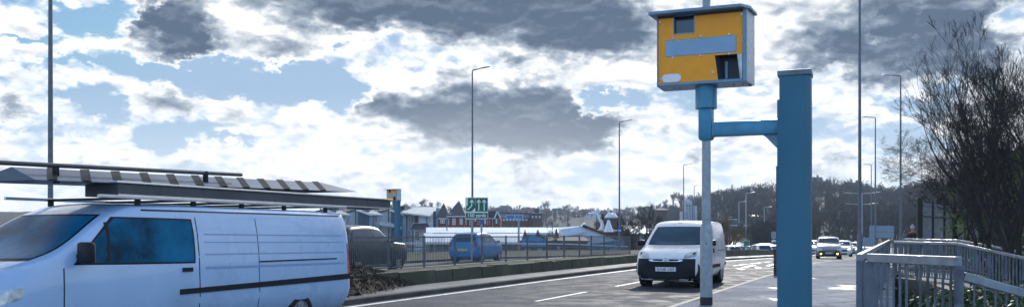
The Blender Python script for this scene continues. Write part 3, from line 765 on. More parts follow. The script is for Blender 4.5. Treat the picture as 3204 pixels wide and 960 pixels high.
class Vehicle:
    """stations: (x, yb, zb, ym, zm, yw, zw, yt, zt, crown) nose first"""
    def __init__(s, stations, wheels, wr, ww=.2, seg=56):
        st_ = sorted(stations); X = np.array([q[0] for q in st_]); A = np.array(st_)
        xs = np.unique(np.concatenate([np.linspace(X[0], X[-1], seg), X]))
        rows = 8
        keyY = np.stack([0 * X, A[:, 1] * .86, A[:, 1], A[:, 3], A[:, 5], A[:, 7], A[:, 7] * .62, 0 * X], 1)
        keyZ = np.stack([A[:, 2], A[:, 2], A[:, 2] + .09, A[:, 4], A[:, 6], A[:, 8], A[:, 8] + A[:, 9] * .75, A[:, 8] + A[:, 9]], 1)
        vq = np.array([0, 1, 1.5, 2, 2.5, 3, 3.5, 4, 4.4, 4.7, 4.9, 5, 5.15, 5.35, 5.7, 6, 6.5, 7]); vk = np.arange(8)
        YY = np.stack([pchip(X, keyY[:, j], xs) for j in range(8)], 1); ZZ_ = np.stack([pchip(X, keyZ[:, j], xs) for j in range(8)], 1)
        Yf = np.stack([pchip(vk, YY[i], vq) for i in range(len(xs))]); Zf = np.stack([pchip(vk, ZZ_[i], vq) for i in range(len(xs))])
        nv = len(vq); V = []; Fc = []
        ring = 2 * (nv - 1)
        for i, x in enumerate(xs):
            for j in range(nv): V.append((x, Yf[i, j], Zf[i, j]))
            for j in range(nv - 2, 0, -1): V.append((x, -Yf[i, j], Zf[i, j]))
        for i in range(len(xs) - 1):
            for j in range(ring):
                a, b = i * ring + j, i * ring + (j + 1) % ring
                Fc.append((a, a + ring, b + ring, b))
        Fc.append(tuple(range(ring))); Fc.append(tuple(range((len(xs) - 1) * ring, len(xs) * ring))[::-1])
        s.V, s.F = V, Fc; s.wheels, s.wr, s.ww = wheels, wr, ww
        s.bvh = BVHTree.FromPolygons([Vector(v) for v in V], Fc)
        s.W = max(v[1] for v in V)
    def body(s, t, m, name='body'):
        mb = MB(); mb.v, mb.f = list(s.V), list(s.F)
        o = mb.build(name, m, None, True)
        # wheel openings cut out of the body
        cuts = []
        for wx in s.wheels:
            for sd_ in (1, -1):
                c = MB(); c.tube([(wx, sd_ * (s.W - .28), s.wr), (wx, sd_ * (s.W + .2), s.wr)], s.wr + .055, 28)
                q = c.build('cut', m); cuts.append(q)
                md = o.modifiers.new('b', 'BOOLEAN'); md.operation = 'DIFFERENCE'; md.object = q; md.solver = 'EXACT'
        dg = bpy.context.evaluated_depsgraph_get(); dg.update()
        me = bpy.data.meshes.new_from_object(o.evaluated_get(dg)); o.modifiers.clear()
        old = o.data; o.data = me; bpy.data.meshes.remove(old)
        for q in cuts: qm = q.data; bpy.data.objects.remove(q); bpy.data.meshes.remove(qm)
        o.data.materials.clear(); o.data.materials.append(m); o.parent = t
        for wx in s.wheels:
            for sd_ in (1, -1): b = MB(); b.tube([(wx, sd_ * (s.W - .275), s.wr), (wx, sd_ * (s.W - .20), s.wr)], s.wr + .05, 24); b.build('wheel_arch_liner', DARKI, t)
        return o
    def wheels_(s, t, rim=RIM, spokes=5):
        for wx in s.wheels:
            for sd_ in (1, -1):
                y1 = sd_ * (s.W - .025); y0 = sd_ * (s.W - .025 - s.ww)
                w = bpy.data.objects.new('wheel', None); COL.objects.link(w); w.parent = t; w.location = (wx, 0, s.wr)
                b = MB(); r = s.wr
                prof = [(r * .62, y0), (r * .93, y0), (r, y0 + sd_ * .03), (r, y1 - sd_ * .03), (r * .93, y1), (r * .66, y1 - sd_ * .004), (r * .62, y1 - sd_ * .02)]
                n = 28; o = len(b.v)
                for pr, py in prof:
                    for j in range(n): q = 2 * math.pi * j / n; b.v.append((pr * math.cos(q), py, pr * math.sin(q)))
                for i in range(len(prof) - 1):
                    for j in range(n): b.f.append((i * n + j, i * n + (j + 1) % n, (i + 1) * n + (j + 1) % n, (i + 1) * n + j))
                b.build('tyre', RUBBER, w, True)
                b = MB(); b.tube([(0, y1 - sd_ * .07, 0), (0, y1 - sd_ * .06, 0)], r * .63, 24)
                b.build('hub_disc', DARKI, w)
                b = MB(); b.tube([(0, y1 - sd_ * .05, 0), (0, y1 - sd_ * .01, 0)], r * .16, 12)
                for k in range(spokes * 2):
                    q = 2 * math.pi * k / (spokes * 2)
                    b.bar((math.cos(q) * r * .1, y1 - sd_ * .025, math.sin(q) * r * .1), (math.cos(q) * r * .62, y1 - sd_ * .03, math.sin(q) * r * .62), .03, r * .12, up=(-math.sin(q), 0, math.cos(q)))
                o = len(b.v)
                for pr, py in ((r * .64, y1 - sd_ * .03), (r * .64, y1 - sd_ * .006), (r * .58, y1 - sd_ * .012), (r * .58, y1 - sd_ * .05)):
                    for j in range(n): q = 2 * math.pi * j / n; b.v.append((pr * math.cos(q), py, pr * math.sin(q)))
                for i in range(3):
                    for j in range(n): b.f.append((o + i * n + j, o + i * n + (j + 1) % n, o + (i + 1) * n + (j + 1) % n, o + (i + 1) * n + j))
                b.build('rim', rim, w, True)
    def decal(s, name, t, m, quad, axis, off=.006, nx=10, ny=6, rnd_=0.0, thick=.012, smooth_=True):
        """a panel laid on the body: quad of 4 (a, b) corners seen from axis ('+x','-x','+y','-y','+z')"""
        if ('window' in name or name == 'windscreen') and 'pillar' not in name and 'bar' not in name and not name.endswith('seal'):
            ca, cb = sum(q[0] for q in quad) / 4, sum(q[1] for q in quad) / 4
            big = [(a + (.028 if a > ca else -.028), b + (.022 if b > cb else -.022)) for a, b in quad]
            s.decal('window_seal', t, TRIM, big, axis, off * .45, nx, ny, rnd_, thick)
        G_ = []
        dirs = {'+x': Vector((1, 0, 0)), '-x': Vector((-1, 0, 0)), '+y': Vector((0, 1, 0)), '-y': Vector((0, -1, 0)), '+z': Vector((0, 0, 1))}
        D = dirs[axis]
        c0 = [sum(q[0] for q in quad) / 4, sum(q[1] for q in quad) / 4]
        for j in range(ny + 1):
            for i in range(nx + 1):
                u, v = i / nx * 2 - 1, j / ny * 2 - 1
                if rnd_:
                    uu = u * math.sqrt(max(0, 1 - v * v / 2)); vv = v * math.sqrt(max(0, 1 - u * u / 2))
                    u, v = u * (1 - rnd_) + uu * rnd_, v * (1 - rnd_) + vv * rnd_
                u, v = (u + 1) / 2, (v + 1) / 2
                a = [quad[0][k] * (1 - u) * (1 - v) + quad[1][k] * u * (1 - v) + quad[2][k] * u * v + quad[3][k] * (1 - u) * v for k in (0, 1)]
                if axis[1] == 'x': o = Vector((D.x * 9, a[0], a[1]))
                elif axis[1] == 'y': o = Vector((a[0], D.y * 9, a[1]))
                else: o = Vector((a[0], a[1], 9))
                h, nrm, _, _ = s.bvh.ray_cast(o, -D)
                G_.append((h, nrm) if h is not None else None)
        good = [q for q in G_ if q]
        if not good: return None
        for k, q in enumerate(G_):
            if q is None:
                best = None
                i, j = k % (nx + 1), k // (nx + 1)
                for rr_ in range(1, 8):
                    for dj in range(-rr_, rr_ + 1):
                        for di in range(-rr_, rr_ + 1):
                            ii, jj = i + di, j + dj
                            if 0 <= ii <= nx and 0 <= jj <= ny and G_[jj * (nx + 1) + ii] and best is None and len(G_[jj * (nx + 1) + ii]) == 2: best = G_[jj * (nx + 1) + ii]
                    if best: break
                G_[k] = (best or good[0]) + (1,)
        outer, inner = [], []
        for q in G_:
            n = q[1] if q[1].dot(D) > 0 else -q[1]
            outer.append(q[0] + n * off); inner.append(q[0] - n * thick)
        mb = MB(); N = len(outer); vs = outer + inner; fs = []
        for j in range(ny):
            for i in range(nx):
                a = j * (nx + 1) + i; fs.append((a, a + 1, a + nx + 2, a + nx + 1))
        bd = [i for i in range(nx + 1)] + [(j + 1) * (nx + 1) - 1 for j in range(1, ny + 1)] + [ny * (nx + 1) + i for i in range(nx - 1, -1, -1)] + [j * (nx + 1) for j in range(ny - 1, 0, -1)]
        for k in range(len(bd)): a, b = bd[k], bd[(k + 1) % len(bd)]; fs.append((a, b, b + N, a + N))
        mb.add(vs, fs)
        return mb.build(name, m, t, smooth_)
    def mirror(s, t, m, x, z, y=None, up=.16):
        for sd_ in (1, -1):
            b = MB(); yy = (y or s.W) ; b.box((x, sd_ * (yy + .12), z), (.10, .20, up), bev=.03); b.box((x - .0, sd_ * (yy - .0), z - .04), (.05, .12, .05))
            o = b.build('door_mirror', m, t, True)
            b = MB(); b.box((x - .053, sd_ * (yy + .12), z), (.004, .16, up - .04)); b.build('mirror_glass', CHROME, o)
def flip(q): return [(-a, b) for a, b in q]

def plate_strokes(parent, w, h, axis_x, z, seed, dark):
    rr = random.Random(seed); b = MB(); sgn = 1 if axis_x > 0 else -1
    for i in range(7):
        y = (i - 3 + (.25 if i > 3 else -.2)) * w / 8.4
        for k in range(3):
            if rr.random() < .8: b.box((axis_x + sgn * .0045, y + rr.uniform(-.012, .012), z + (k - 1) * h * .26), (.003, .034, .011))
        b.box((axis_x + sgn * .0045, y + rr.choice((-.016, .016)), z), (.003, .011, h * .55))
    b.build('characters', dark, parent)

# ---- the white van that comes towards the camera
def small_van():
    y = kz(24); row = 25.6
    c = P(row, 1.72); 
    t = thing('van', 'small white van with a black front bumper driving towards the camera behind the grey column', 'van', (c.x, c.y, c.z + .015), heading(row) + math.radians(0))
    # (x, yb, zb, ym, zm, yw, zw, yt, zt, crown)
    S = [(2.16, .55, .26, .62, .45, .60, .62, .50, .74, .01), (2.13, .66, .22, .74, .46, .71, .66, .60, .80, .02), (2.02, .76, .2, .84, .48, .81, .74, .68, .90, .03),
         (1.80, .80, .2, .89, .52, .87, .86, .76, .99, .04), (1.45, .82, .2, .905, .56, .89, .99, .80, 1.07, .05), (1.12, .83, .2, .91, .6, .895, 1.08, .80, 1.16, .05),
         (1.0, .83, .2, .912, .6, .895, 1.10, .79, 1.26, .05), (.42, .83, .2, .915, .6, .895, 1.12, .70, 1.70, .05), (.25, .83, .2, .915, .6, .895, 1.12, .70, 1.77, .05),
         (-.4, .83, .2, .915, .6, .90, 1.13, .735, 1.82, .05), (-1.5, .83, .2, .915, .6, .90, 1.13, .75, 1.82, .04), (-2.02, .82, .24, .90, .6, .885, 1.13, .74, 1.79, .04), (-2.15, .78, .28, .86, .6, .84, 1.12, .70, 1.74, .03), (-2.2, .70, .34, .78, .6, .76, 1.1, .63, 1.66, .02)]
    v = Vehicle(S, (1.33, -1.42), .315)
    WP = paint('white van paint', (.76, .78, .80), .25)
    v.body(t, WP); v.wheels_(t)
    v.decal('windscreen', t, CGLASS, [(-.74, 1.18), (.74, 1.18), (.60, 1.66), (-.60, 1.66)], '+x', nx=16, ny=10, rnd_=.10)
    b = MB()
    for s_ in (-.35, .32): b.bar((1.09, s_ - .3, 1.215), (1.05, s_ + .3, 1.23), .02, .02)
    b.build('wiper', TRIM, t)
    for sg, ax in ((1, '+y'), (-1, '-y')):
        v.decal('door_window', t, CGLASS, [(.98, 1.16), (.05, 1.14), (.05, 1.58), (.48, 1.60)], ax, nx=8, ny=6, rnd_=.06)
        v.decal('side_moulding', t, TRIM, [(.95, .50), (-.98, .50), (-.98, .60), (.95, .60)], ax, off=.014)
        v.decal('side_moulding', t, TRIM, [(-1.84, .52), (-2.12, .52), (-2.12, .62), (-1.84, .62)], ax, off=.012)
        v.decal('sill', t, TRIM, [(.95, .235), (-1.0, .235), (-1.0, .285), (.95, .285)], ax, off=.006)
        v.decal('door_handle', t, TRIM, [(.12, .93), (-.03, .93), (-.03, 1.05), (.12, 1.05)], ax, off=.02, nx=3, ny=3)
        v.decal('fuel_flap' if sg < 0 else 'slide_rail', t, TRIM, [(-.6, .98), (-1.9, .98), (-1.9, 1.0), (-.6, 1.0)], ax, off=.004)
        v.decal('door_seam', t, TRIM, [(-.06, .32), (-.075, .32), (-.075, 1.62), (-.06, 1.62)], ax, off=.002, nx=2, ny=10)
        v.decal('door_seam', t, TRIM, [(.96, .32), (.945, .32), (.945, 1.1), (.96, 1.1)], ax, off=.002, nx=2, ny=10)
        v.decal('tail_lamp', t, TAILR, [(-2.0, 1.05), (-2.12, 1.05), (-2.12, 1.30), (-2.0, 1.30)], ax, off=.006, nx=3, ny=3)
        v.decal('bumper_side', t, TRIM, [(2.04, .22), (1.74, .22), (1.76, .46), (2.0, .66)], ax, off=.012)
        q = [(sg * .47, .80), (sg * .80, .86), (sg * .79, 1.02), (sg * .50, .93)]
        hl = v.decal('headlight', t, LAMPC, q, '+x', off=.010, nx=8, ny=6, rnd_=.45)
        v.decal('lamp_bulb', hl, CHROME, [(sg * .58, .86), (sg * .68, .88), (sg * .68, .95), (sg * .58, .93)], '+x', off=.016, nx=4, ny=4, rnd_=1)
        v.decal('lamp_bulb', hl, DARKI, [(sg * .70, .90), (sg * .765, .91), (sg * .76, .97), (sg * .70, .95)], '+x', off=.014, nx=4, ny=4, rnd_=1)
        fg = v.decal('fog_lamp_recess', t, DARKI, [(sg * .50, .36), (sg * .70, .38), (sg * .68, .50), (sg * .52, .46)], '+x', off=.017, nx=4, ny=4, rnd_=.5)
    v.decal('bumper', t, TRIM, [(-.775, .21), (.775, .21), (.79, .80), (-.79, .80)], '+x', off=.012, nx=24, ny=10, rnd_=.05)
    v.decal('lower_intake', t, DARKI, [(-.36, .24), (.36, .24), (.36, .34), (-.36, .34)], '+x', off=.017, nx=10, ny=3)
    v.decal('upper_intake', t, DARKI, [(-.40, .615), (.40, .615), (.45, .70), (-.45, .70)], '+x', off=.017, nx=10, ny=3)
    gr = v.decal('grille_bar', t, CHROME, [(-.47, .72), (.47, .72), (.47, .80), (-.47, .80)], '+x', off=.022, nx=16, ny=5, rnd_=.55)
    v.decal('grille_slot', gr, DARKI, [(-.36, .745), (-.08, .735), (-.08, .775), (-.36, .775)], '+x', off=.026, nx=6, ny=3, rnd_=.4)
    v.decal('grille_slot', gr, DARKI, [(.36, .745), (.08, .735), (.08, .775), (.36, .775)], '+x', off=.026, nx=6, ny=3, rnd_=.4)
    b = MB(); b.tube([(2.17, 0, .77), (2.195, 0, .77)], [.06, .055], 20); b.build('badge', CHROME, gr, True)
    b = MB(); b.box((2.184, 0, .515), (.01, .56, .115), bev=.004); pl = b.build('number_plate', PLW, t)
    plate_strokes(pl, .52, .11, 2.187, .515, 3, TRIM)
    v.decal('rear_window', t, CGLASS, [(-.6, 1.2), (.6, 1.2), (.52, 1.6), (-.52, 1.6)], '-x')
    v.decal('roof_mark', t, TRIM, [(-.06, 1.79), (.06, 1.79), (.06, 1.805), (-.06, 1.805)], '+x', off=.004, nx=3, ny=2)
    v.mirror(t, TRIM, .86, 1.22, .90)
    # dashboard and papers seen through glass are dark; a pale shape lies on the dash
    return t
small_van()

# ---- foreground white panel van with rack
def big_van():
    row = 10.0
    H_ = 1.79; yaw = heading(9.5) - math.radians(2.2)
    t = thing('van', 'long white panel van with a loaded roof rack, close at the left edge', 'van')
    S = [(3.11, .60, .30, .68, .5, .66, .72, .52, .84, .01), (3.06, .74, .26, .82, .5, .80, .78, .66, .92, .02), (2.86, .84, .24, .93, .55, .90, .92, .80, 1.05, .03),
         (2.46, .88, .24, .975, .58, .955, 1.08, .86, 1.16, .05), (2.2, .88, .24, .985, .6, .965, 1.13, .86, 1.24, .05), (1.35, .88, .24, .99, .6, .97, 1.15, .76, 1.70, .05), (1.05, .88, .24, .99, .6, .97, 1.15, .77, 1.78, .05),
         (.2, .88, .24, .99, .6, .975, 1.16, .83, H_, .05), (-1.8, .88, .24, .99, .6, .975, 1.16, .84, H_, .04), (-3.0, .87, .26, .98, .6, .965, 1.16, .83, H_ - .02, .03), (-3.10, .84, .3, .94, .6, .925, 1.14, .79, H_ - .08, .02), (-3.14, .78, .36, .88, .6, .86, 1.12, .73, H_ - .18, .01)]
    v = Vehicle(S, (2.15, -1.85), .285, seg=70)
    WP = paint('blue shaded panel van paint', (.36, .56, .84), .26)  # a white van; its blue shade is put into the paint colour
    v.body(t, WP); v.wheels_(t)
    TEAL = mat('tinted cab glass', (.003, .115, .235), .3, 0, var=.7, scale=1.4, spec=0.06)
    v.decal('windscreen', t, TEAL, [(-.80, 1.18), (.80, 1.18), (.66, 1.66), (-.66, 1.66)], '+x', nx=16, ny=10, rnd_=.08)
    TEAL = mat('tinted cab glass', (.003, .115, .235), .3, 0, var=.7, scale=1.4, spec=0.06)
    for ax in ('+y', '-y'):
        v.decal('door_window', t, TEAL, [(2.05, 1.13), (.30, 1.10), (.30, 1.62), (1.40, 1.63)], ax, nx=14, ny=8, rnd_=.04)
        v.decal('window_bar', t, TRIM, [(1.62, 1.14), (1.58, 1.14), (1.50, 1.58), (1.54, 1.58)], ax, off=.010, nx=2, ny=8)
        v.decal('door_seam', t, TRIM, [(.22, .34), (.205, .34), (.205, 1.66), (.22, 1.66)], ax, off=.002, nx=2, ny=12)
        v.decal('door_seam', t, TRIM, [(-.90, .34), (-.912, .34), (-.912, 1.66), (-.90, 1.66)], ax, off=.002, nx=2, ny=12)
        v.decal('door_seam', t, TRIM, [(2.2, .34), (2.185, .34), (2.17, 1.08), (2.185, 1.08)], ax, off=.002, nx=2, ny=12)
        v.decal('roof_gutter', t, TRIM, [(1.0, H_ - .062), (-2.9, H_ - .062), (-2.9, H_ - .045), (1.0, H_ - .045)], ax, off=.006, nx=20, ny=1)
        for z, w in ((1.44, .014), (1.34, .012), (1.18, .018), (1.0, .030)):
            v.decal('crease_shade', t, mat('crease shade paint', (.22, .36, .58), .3, var=.05), [(.10, z), (-2.9, z - .02), (-2.9, z + w - .02), (.10, z + w)], ax, off=.0045, nx=20, ny=1)  # thin darker strips; the shade of the creases is painted on
        v.decal('slide_rail', t, TRIM, [(-.92, 1.06), (-2.7, 1.06), (-2.7, 1.08), (-.92, 1.08)], ax, off=.006, nx=12, ny=1)
        v.decal('side_strip', t, TRIM, [(.55, .70), (-3.05, .74), (-3.05, .825), (.55, .765)], ax, off=.016, nx=20, ny=2)
        v.decal('sill', t, TRIM, [(1.70, .27), (-1.40, .27), (-1.40, .32), (1.70, .32)], ax, off=.006)
        v.decal('door_handle', t, TRIM, [(.5, .98), (.34, .98), (.34, 1.03), (.5, 1.03)], ax, off=.02, nx=3, ny=3)
        v.decal('tail_lamp', t, TAILR, [(-3.0, .80), (-3.11, .80), (-3.11, 1.30), (-3.0, 1.30)], ax, off=.006, nx=3, ny=6)
        v.decal('headlight', t, LAMPC, [(2.98, .70), (2.66, .78), (2.62, .90), (2.88, .86)], ax, off=.008, nx=6, ny=5, rnd_=.4)
        v.decal('bumper_side', t, TRIM, [(3.0, .28), (2.60, .28), (2.60, .46), (2.98, .62)], ax, off=.012)
    v.decal('bumper', t, TRIM, [(-.78, .28), (.78, .28), (.78, .66), (-.78, .66)], '+x', off=.012, nx=20, ny=6)
    v.mirror(t, TRIM, 1.98, 1.24, .95, up=.24)
    # rack: feet, cross bars, side rails
    RK = mat('rack aluminium', (.55, .60, .66), .3, .7, var=.1)
    zr = H_ + .02
    b = MB()
    for x in (1.0, .1, -.8, -1.7, -2.7):
        b.bar((x, -.78, zr + .07), (x, .78, zr + .07), .05, .03)
        for sg in (1, -1): b.box((x, sg * .76, zr + .03), (.06, .04, .09))
    b.build('cross_bars', TRIM, t)
    for sg in (1, -1):
        b = MB(); b.bar((1.6, sg * .80, zr + .075), (-3.2, sg * .80, zr + .075), .035, .04, bev=.008); b.build('side_rail', RK, t)
    t.location = P(row, ROADW / 2 + 1.95, .0); t.location.z = .015; t.rotation_euler = (0, 0, yaw)
    BV['t'] = t; BV['z'] = zr + .088; BV['yaw'] = yaw
BV = {}
big_van()
def on_van(name, m, parts_label, cat, fn, group=None, tilt=0.0):
    o = bpy.data.objects.new(name, None); COL.objects.link(o); tv = BV['t']
    R = Matrix.Rotation(BV['yaw'], 4, 'Z')
    o.location = tv.location + R.to_3x3() @ Vector((0, 0, BV['z'])); o.rotation_euler = (0, 0, BV['yaw'])
    tag(o, parts_label, cat, group); fn(o); o.rotation_euler = (0, tilt, BV['yaw']); return o
GREYB = mat('dark grey boards', (.06, .07, .085), .55, var=.25, scale=2)
ALU = mat('bright aluminium edge', (.75, .78, .82), .25, .8, var=.08)
def load_boards(o):
    b = MB(); b.box((-1.7, .44, .075), (5.9, .56, .15), bev=.008); b.build('board_stack', GREYB, o)
    b = MB(); b.box((-1.7, .44, .166), (5.96, .62, .026), bev=.006); b.build('top_edge', ALU, o)
    b = MB(); b.box((-1.7, .737, .012), (5.9, .02, .022)); b.build('bottom_edge', ALU, o)
on_van('board_stack', None, 'long stack of dark grey boards with bright edges on the van rack, sticking out behind', 'boards', load_boards)
def load_panels(o):
    PN = mat('slate blue panel', (.11, .145, .20), .5, var=.2, scale=3)
    b = MB(); x0, x1 = 2.3, -3.4; zb = .184
    b.add([(x0, .68, zb), (x1 - .3, .68, zb), (x1 + .2, .30, zb + .15), (x0, .30, zb + .15), (x0, -.40, zb), (x1 - .3, -.40, zb)], [(3, 2, 1, 0), (4, 5, 2, 3), (4, 3, 0), (2, 5, 1), (1, 5, 4, 0)])
    b.build('sheet', PN, o)
    for k in range(12):
        x = x0 - .4 - k * .44
        b = MB(); b.bar((x + .20, .69, zb + .004), (x - .10, .30, zb + .158), .10, .012); b.build('strap', TRIM, o)
on_van('roof_load', None, 'low ridged slate blue sheet held by slanting dark straps on top of the boards', 'roof load', load_panels, tilt=.022)
def load_pole(o):
    b = MB(); b.tube([(3.4, .50, .40), (-1.1, .50, .36)], .026, 12); b.build('pole', GREYB, o, True)
    for x in (1.9, -.4): b = MB(); b.box((x, .50, .29), (.05, .05, .20)); b.build('stand', TRIM, o)
on_van('roof_pole', None, 'long dark pole raised on short stands above the front of the van roof rack', 'pole', load_pole, tilt=.035)

# ---- cars
def car_body(kind):
    if kind == 'hatch':
        S = [(1.86, .50, .28, .58, .45, .56, .58, .44, .66, .01), (1.82, .64, .22, .72, .45, .70, .64, .58, .74, .02), (1.6, .74, .18, .81, .5, .79, .78, .70, .88, .03), (1.1, .76, .18, .835, .55, .82, .90, .74, 1.0, .04),
             (.85, .77, .18, .84, .56, .82, .94, .72, 1.05, .04), (.2, .78, .18, .845, .56, .825, .96, .60, 1.42, .04), (-.5, .78, .18, .845, .58, .825, .98, .62, 1.48, .04), (-1.3, .78, .18, .84, .58, .815, 1.0, .58, 1.44, .03),
             (-1.6, .77, .2, .83, .58, .80, 1.0, .60, 1.28, .03), (-1.78, .74, .24, .81, .58, .77, .98, .66, 1.02, .02), (-1.86, .66, .3, .74, .56, .70, .86, .60, .92, .01)]
        return Vehicle(S, (1.18, -1.22), .29)
    if kind == 'suv':
        S = [(2.25, .55, .34, .66, .55, .64, .74, .50, .84, .01), (2.2, .70, .28, .80, .55, .78, .80, .66, .92, .02), (1.95, .82, .24, .90, .6, .88, .94, .80, 1.04, .03), (1.1, .84, .24, .925, .65, .91, 1.03, .82, 1.12, .05),
             (.9, .84, .24, .93, .65, .91, 1.05, .80, 1.18, .05), (.15, .84, .24, .93, .66, .91, 1.07, .68, 1.60, .05), (-.5, .84, .24, .93, .66, .91, 1.08, .70, 1.66, .04), (-1.5, .84, .24, .93, .66, .90, 1.1, .67, 1.62, .04),
             (-1.95, .83, .26, .92, .66, .88, 1.1, .68, 1.42, .03), (-2.15, .80, .3, .89, .66, .85, 1.05, .72, 1.12, .02), (-2.25, .72, .36, .82, .64, .78, .94, .66, 1.0, .01)]
        return Vehicle(S, (1.38, -1.38), .35)
    if kind == 'mpv':
        S = [(2.12, .52, .26, .62, .46, .60, .62, .46, .72, .01), (2.07, .68, .2, .76, .46, .74, .68, .62, .80, .02), (1.85, .78, .18, .85, .5, .83, .84, .74, .93, .04), (1.4, .80, .18, .88, .55, .865, .95, .78, 1.03, .05),
             (1.05, .80, .18, .885, .58, .87, 1.0, .76, 1.10, .05), (.25, .80, .18, .89, .6, .87, 1.02, .64, 1.52, .05), (-.4, .80, .18, .89, .6, .87, 1.03, .66, 1.58, .04), (-1.4, .80, .18, .885, .6, .86, 1.04, .64, 1.54, .04),
             (-1.85, .79, .2, .87, .6, .84, 1.04, .66, 1.30, .03), (-2.05, .75, .24, .84, .6, .80, 1.0, .68, 1.05, .02), (-2.12, .66, .3, .76, .58, .72, .9, .6, .95, .01)]
        return Vehicle(S, (1.35, -1.35), .32)
KP = {'hatch': dict(ws=[(-.70, 1.02), (.70, 1.02), (.54, 1.38), (-.54, 1.38)], sw=[(.78, 1.0), (-1.45, 1.02), (-1.25, 1.37), (.22, 1.36)], rw=[(-.60, 1.04), (.60, 1.04), (.52, 1.38), (-.52, 1.38)], hl=[(.48, .66), (.72, .70), (.70, .82), (.50, .76)], tl=[(.62, .76), (.76, .76), (.72, 1.0), (.60, 1.0)], zg=.60, zp=.42, xn=1.86, xr=-1.86, zpr=.62, mx=.72, mz=1.02, by=.74),
      'suv': dict(ws=[(-.78, 1.14), (.78, 1.14), (.62, 1.56), (-.62, 1.56)], sw=[(.80, 1.12), (-1.80, 1.14), (-1.55, 1.52), (.15, 1.53)], rw=[(-.66, 1.14), (.66, 1.14), (.58, 1.54), (-.58, 1.54)], hl=[(.50, .78), (.82, .84), (.80, .96), (.54, .90)], tl=[(.68, .84), (.84, .84), (.80, 1.12), (.68, 1.12)], zg=.70, zp=.50, xn=2.25, xr=-2.25, zpr=.82, mx=.78, mz=1.16, by=.82),
      'mpv': dict(ws=[(-.74, 1.07), (.74, 1.07), (.60, 1.48), (-.60, 1.48)], sw=[(.90, 1.05), (-1.65, 1.08), (-1.45, 1.44), (.25, 1.45)], rw=[(-.62, 1.1), (.62, 1.1), (.54, 1.46), (-.54, 1.46)], hl=[(.44, .68), (.78, .74), (.76, .90), (.52, .84)], tl=[(.62, .8), (.80, .8), (.76, 1.04), (.62, 1.04)], zg=.64, zp=.44, xn=2.12, xr=-2.12, zpr=.7, mx=.86, mz=1.08, by=.76)}
def make_car(kind, paint_m, label, loc, rz, group=None, lower=None, fog=False, detail=True, head_on=False):
    v = car_body(kind); k = KP[kind]
    t = thing('car', label, 'car', loc, rz, group)
    v.body(t, paint_m); v.wheels_(t)
    v.decal('windscreen', t, CGLASS, k['ws'], '+x', nx=12, ny=8, rnd_=.12)
    v.decal('rear_window', t, CGLASS, k['rw'], '-x', nx=10, ny=6, rnd_=.15)
    hm = LAMPC
    if head_on: hm = mat('lit headlamp', (.9, .9, .85), .2, emit=(1, .95, .85), estr=2.5)
    FOG = mat('lit fog lamp', (.9, .8, .3), .2, emit=(1, .78, .16), estr=5)
    for sg, ax in ((1, '+y'), (-1, '-y')):
        v.decal('side_window', t, CGLASS, k['sw'], ax, nx=16, ny=6, rnd_=.15)
        v.decal('headlight', t, hm, [(a * sg, b) for a, b in k['hl']], '+x', off=.01, nx=6, ny=4, rnd_=.4)
        v.decal('tail_lamp', t, TAILR, [(a * sg, b) for a, b in k['tl']], '-x', off=.01, nx=4, ny=5, rnd_=.3)
        sx = k['xn'] * .35
        v.decal('window_pillar', t, paint_m if kind != 'mpv' else TRIM, [(-.32, k['sw'][0][1]), (-.40, k['sw'][0][1]), (-.40, k['sw'][2][1] + .02), (-.32, k['sw'][2][1] + .02)], ax, off=.010, nx=2, ny=6)
        if lower: v.decal('lower_panel', t, lower, [(1.0, .24), (-1.0, .24), (-1.0, .34), (1.0, .34)], ax, off=.012)
        if fog: v.decal('fog_lamp', t, FOG, [(sg * .56 - .06, .34), (sg * .56 + .06, .34), (sg * .56 + .06, .44), (sg * .56 - .06, .44)], '+x', off=.03, nx=6, ny=6, rnd_=1)
    if lower: v.decal('front_bumper', t, lower, [(-k['by'], .20), (k['by'], .20), (k['by'] * .92, .62), (-k['by'] * .92, .62)], '+x', off=.01, nx=14, ny=5)
    gr = v.decal('grille', t, TRIM, [(-.40, k['zg'] - .10), (.40, k['zg'] - .10), (.48, k['zg'] + .08), (-.48, k['zg'] + .08)], '+x', off=.018, nx=10, ny=4, rnd_=.2)
    for dz in ((-.05, 0, .05) if kind == 'mpv' else (0,)):
        v.decal('grille_bar', gr, CHROME, [(-.40, k['zg'] + dz - .008), (.40, k['zg'] + dz - .008), (.40, k['zg'] + dz + .010), (-.40, k['zg'] + dz + .010)], '+x', off=.028, nx=10, ny=1)
    if kind == 'mpv':
        b = MB(); n = 20
        b.tube([(k['xn'] + .022, 0, k['zg']), (k['xn'] + .035, 0, k['zg'])], .075, 20); b.build('badge', CHROME, gr, True)
        b = MB(); b.tube([(k['xn'] + .036, 0, k['zg']), (k['xn'] + .038, 0, k['zg'])], .06, 20); bb = b.build('badge_field', TRIM, gr)
    v.decal('lower_grille', t, DARKI, [(-.42, .26), (.42, .26), (.42, .36), (-.42, .36)], '+x', off=.022, nx=8, ny=2)
    b = MB(); b.box((k['xn'] + .012, 0, k['zp']), (.012, .52, .11)); pf = b.build('number_plate', PLW, t)
    if detail: plate_strokes(pf, .5, .11, k['xn'] + .018, k['zp'], 5, TRIM)
    b = MB(); b.box((k['xr'] - .012, 0, k['zpr']), (.012, .52, .11)); b.build('number_plate', PLY, t)
    v.mirror(t, paint_m, k['mx'], k['mz'], v.W - .03, up=.13)
    return t
BLUEP = paint('bright blue paint', (.004, .20, .50), .3, coat=.2)
DKP = paint('dark graphite paint', (.010, .018, .034), .35, coat=0.0)
SILP = paint('silver paint', (.45, .48, .50), .25, metal=.5)
WHP = paint('plain white paint', (.75, .77, .78), .3)
REDP = paint('dark red paint', (.20, .012, .018), .28)
def place(px, Y, drop=None):
    X = (px - CX) / F * Y; d, yy = kd(X, Y); return (X, Y, kz(yy) + .02 + (drop or 0)), yy
p, yy = place(1118, 31.6, .08)
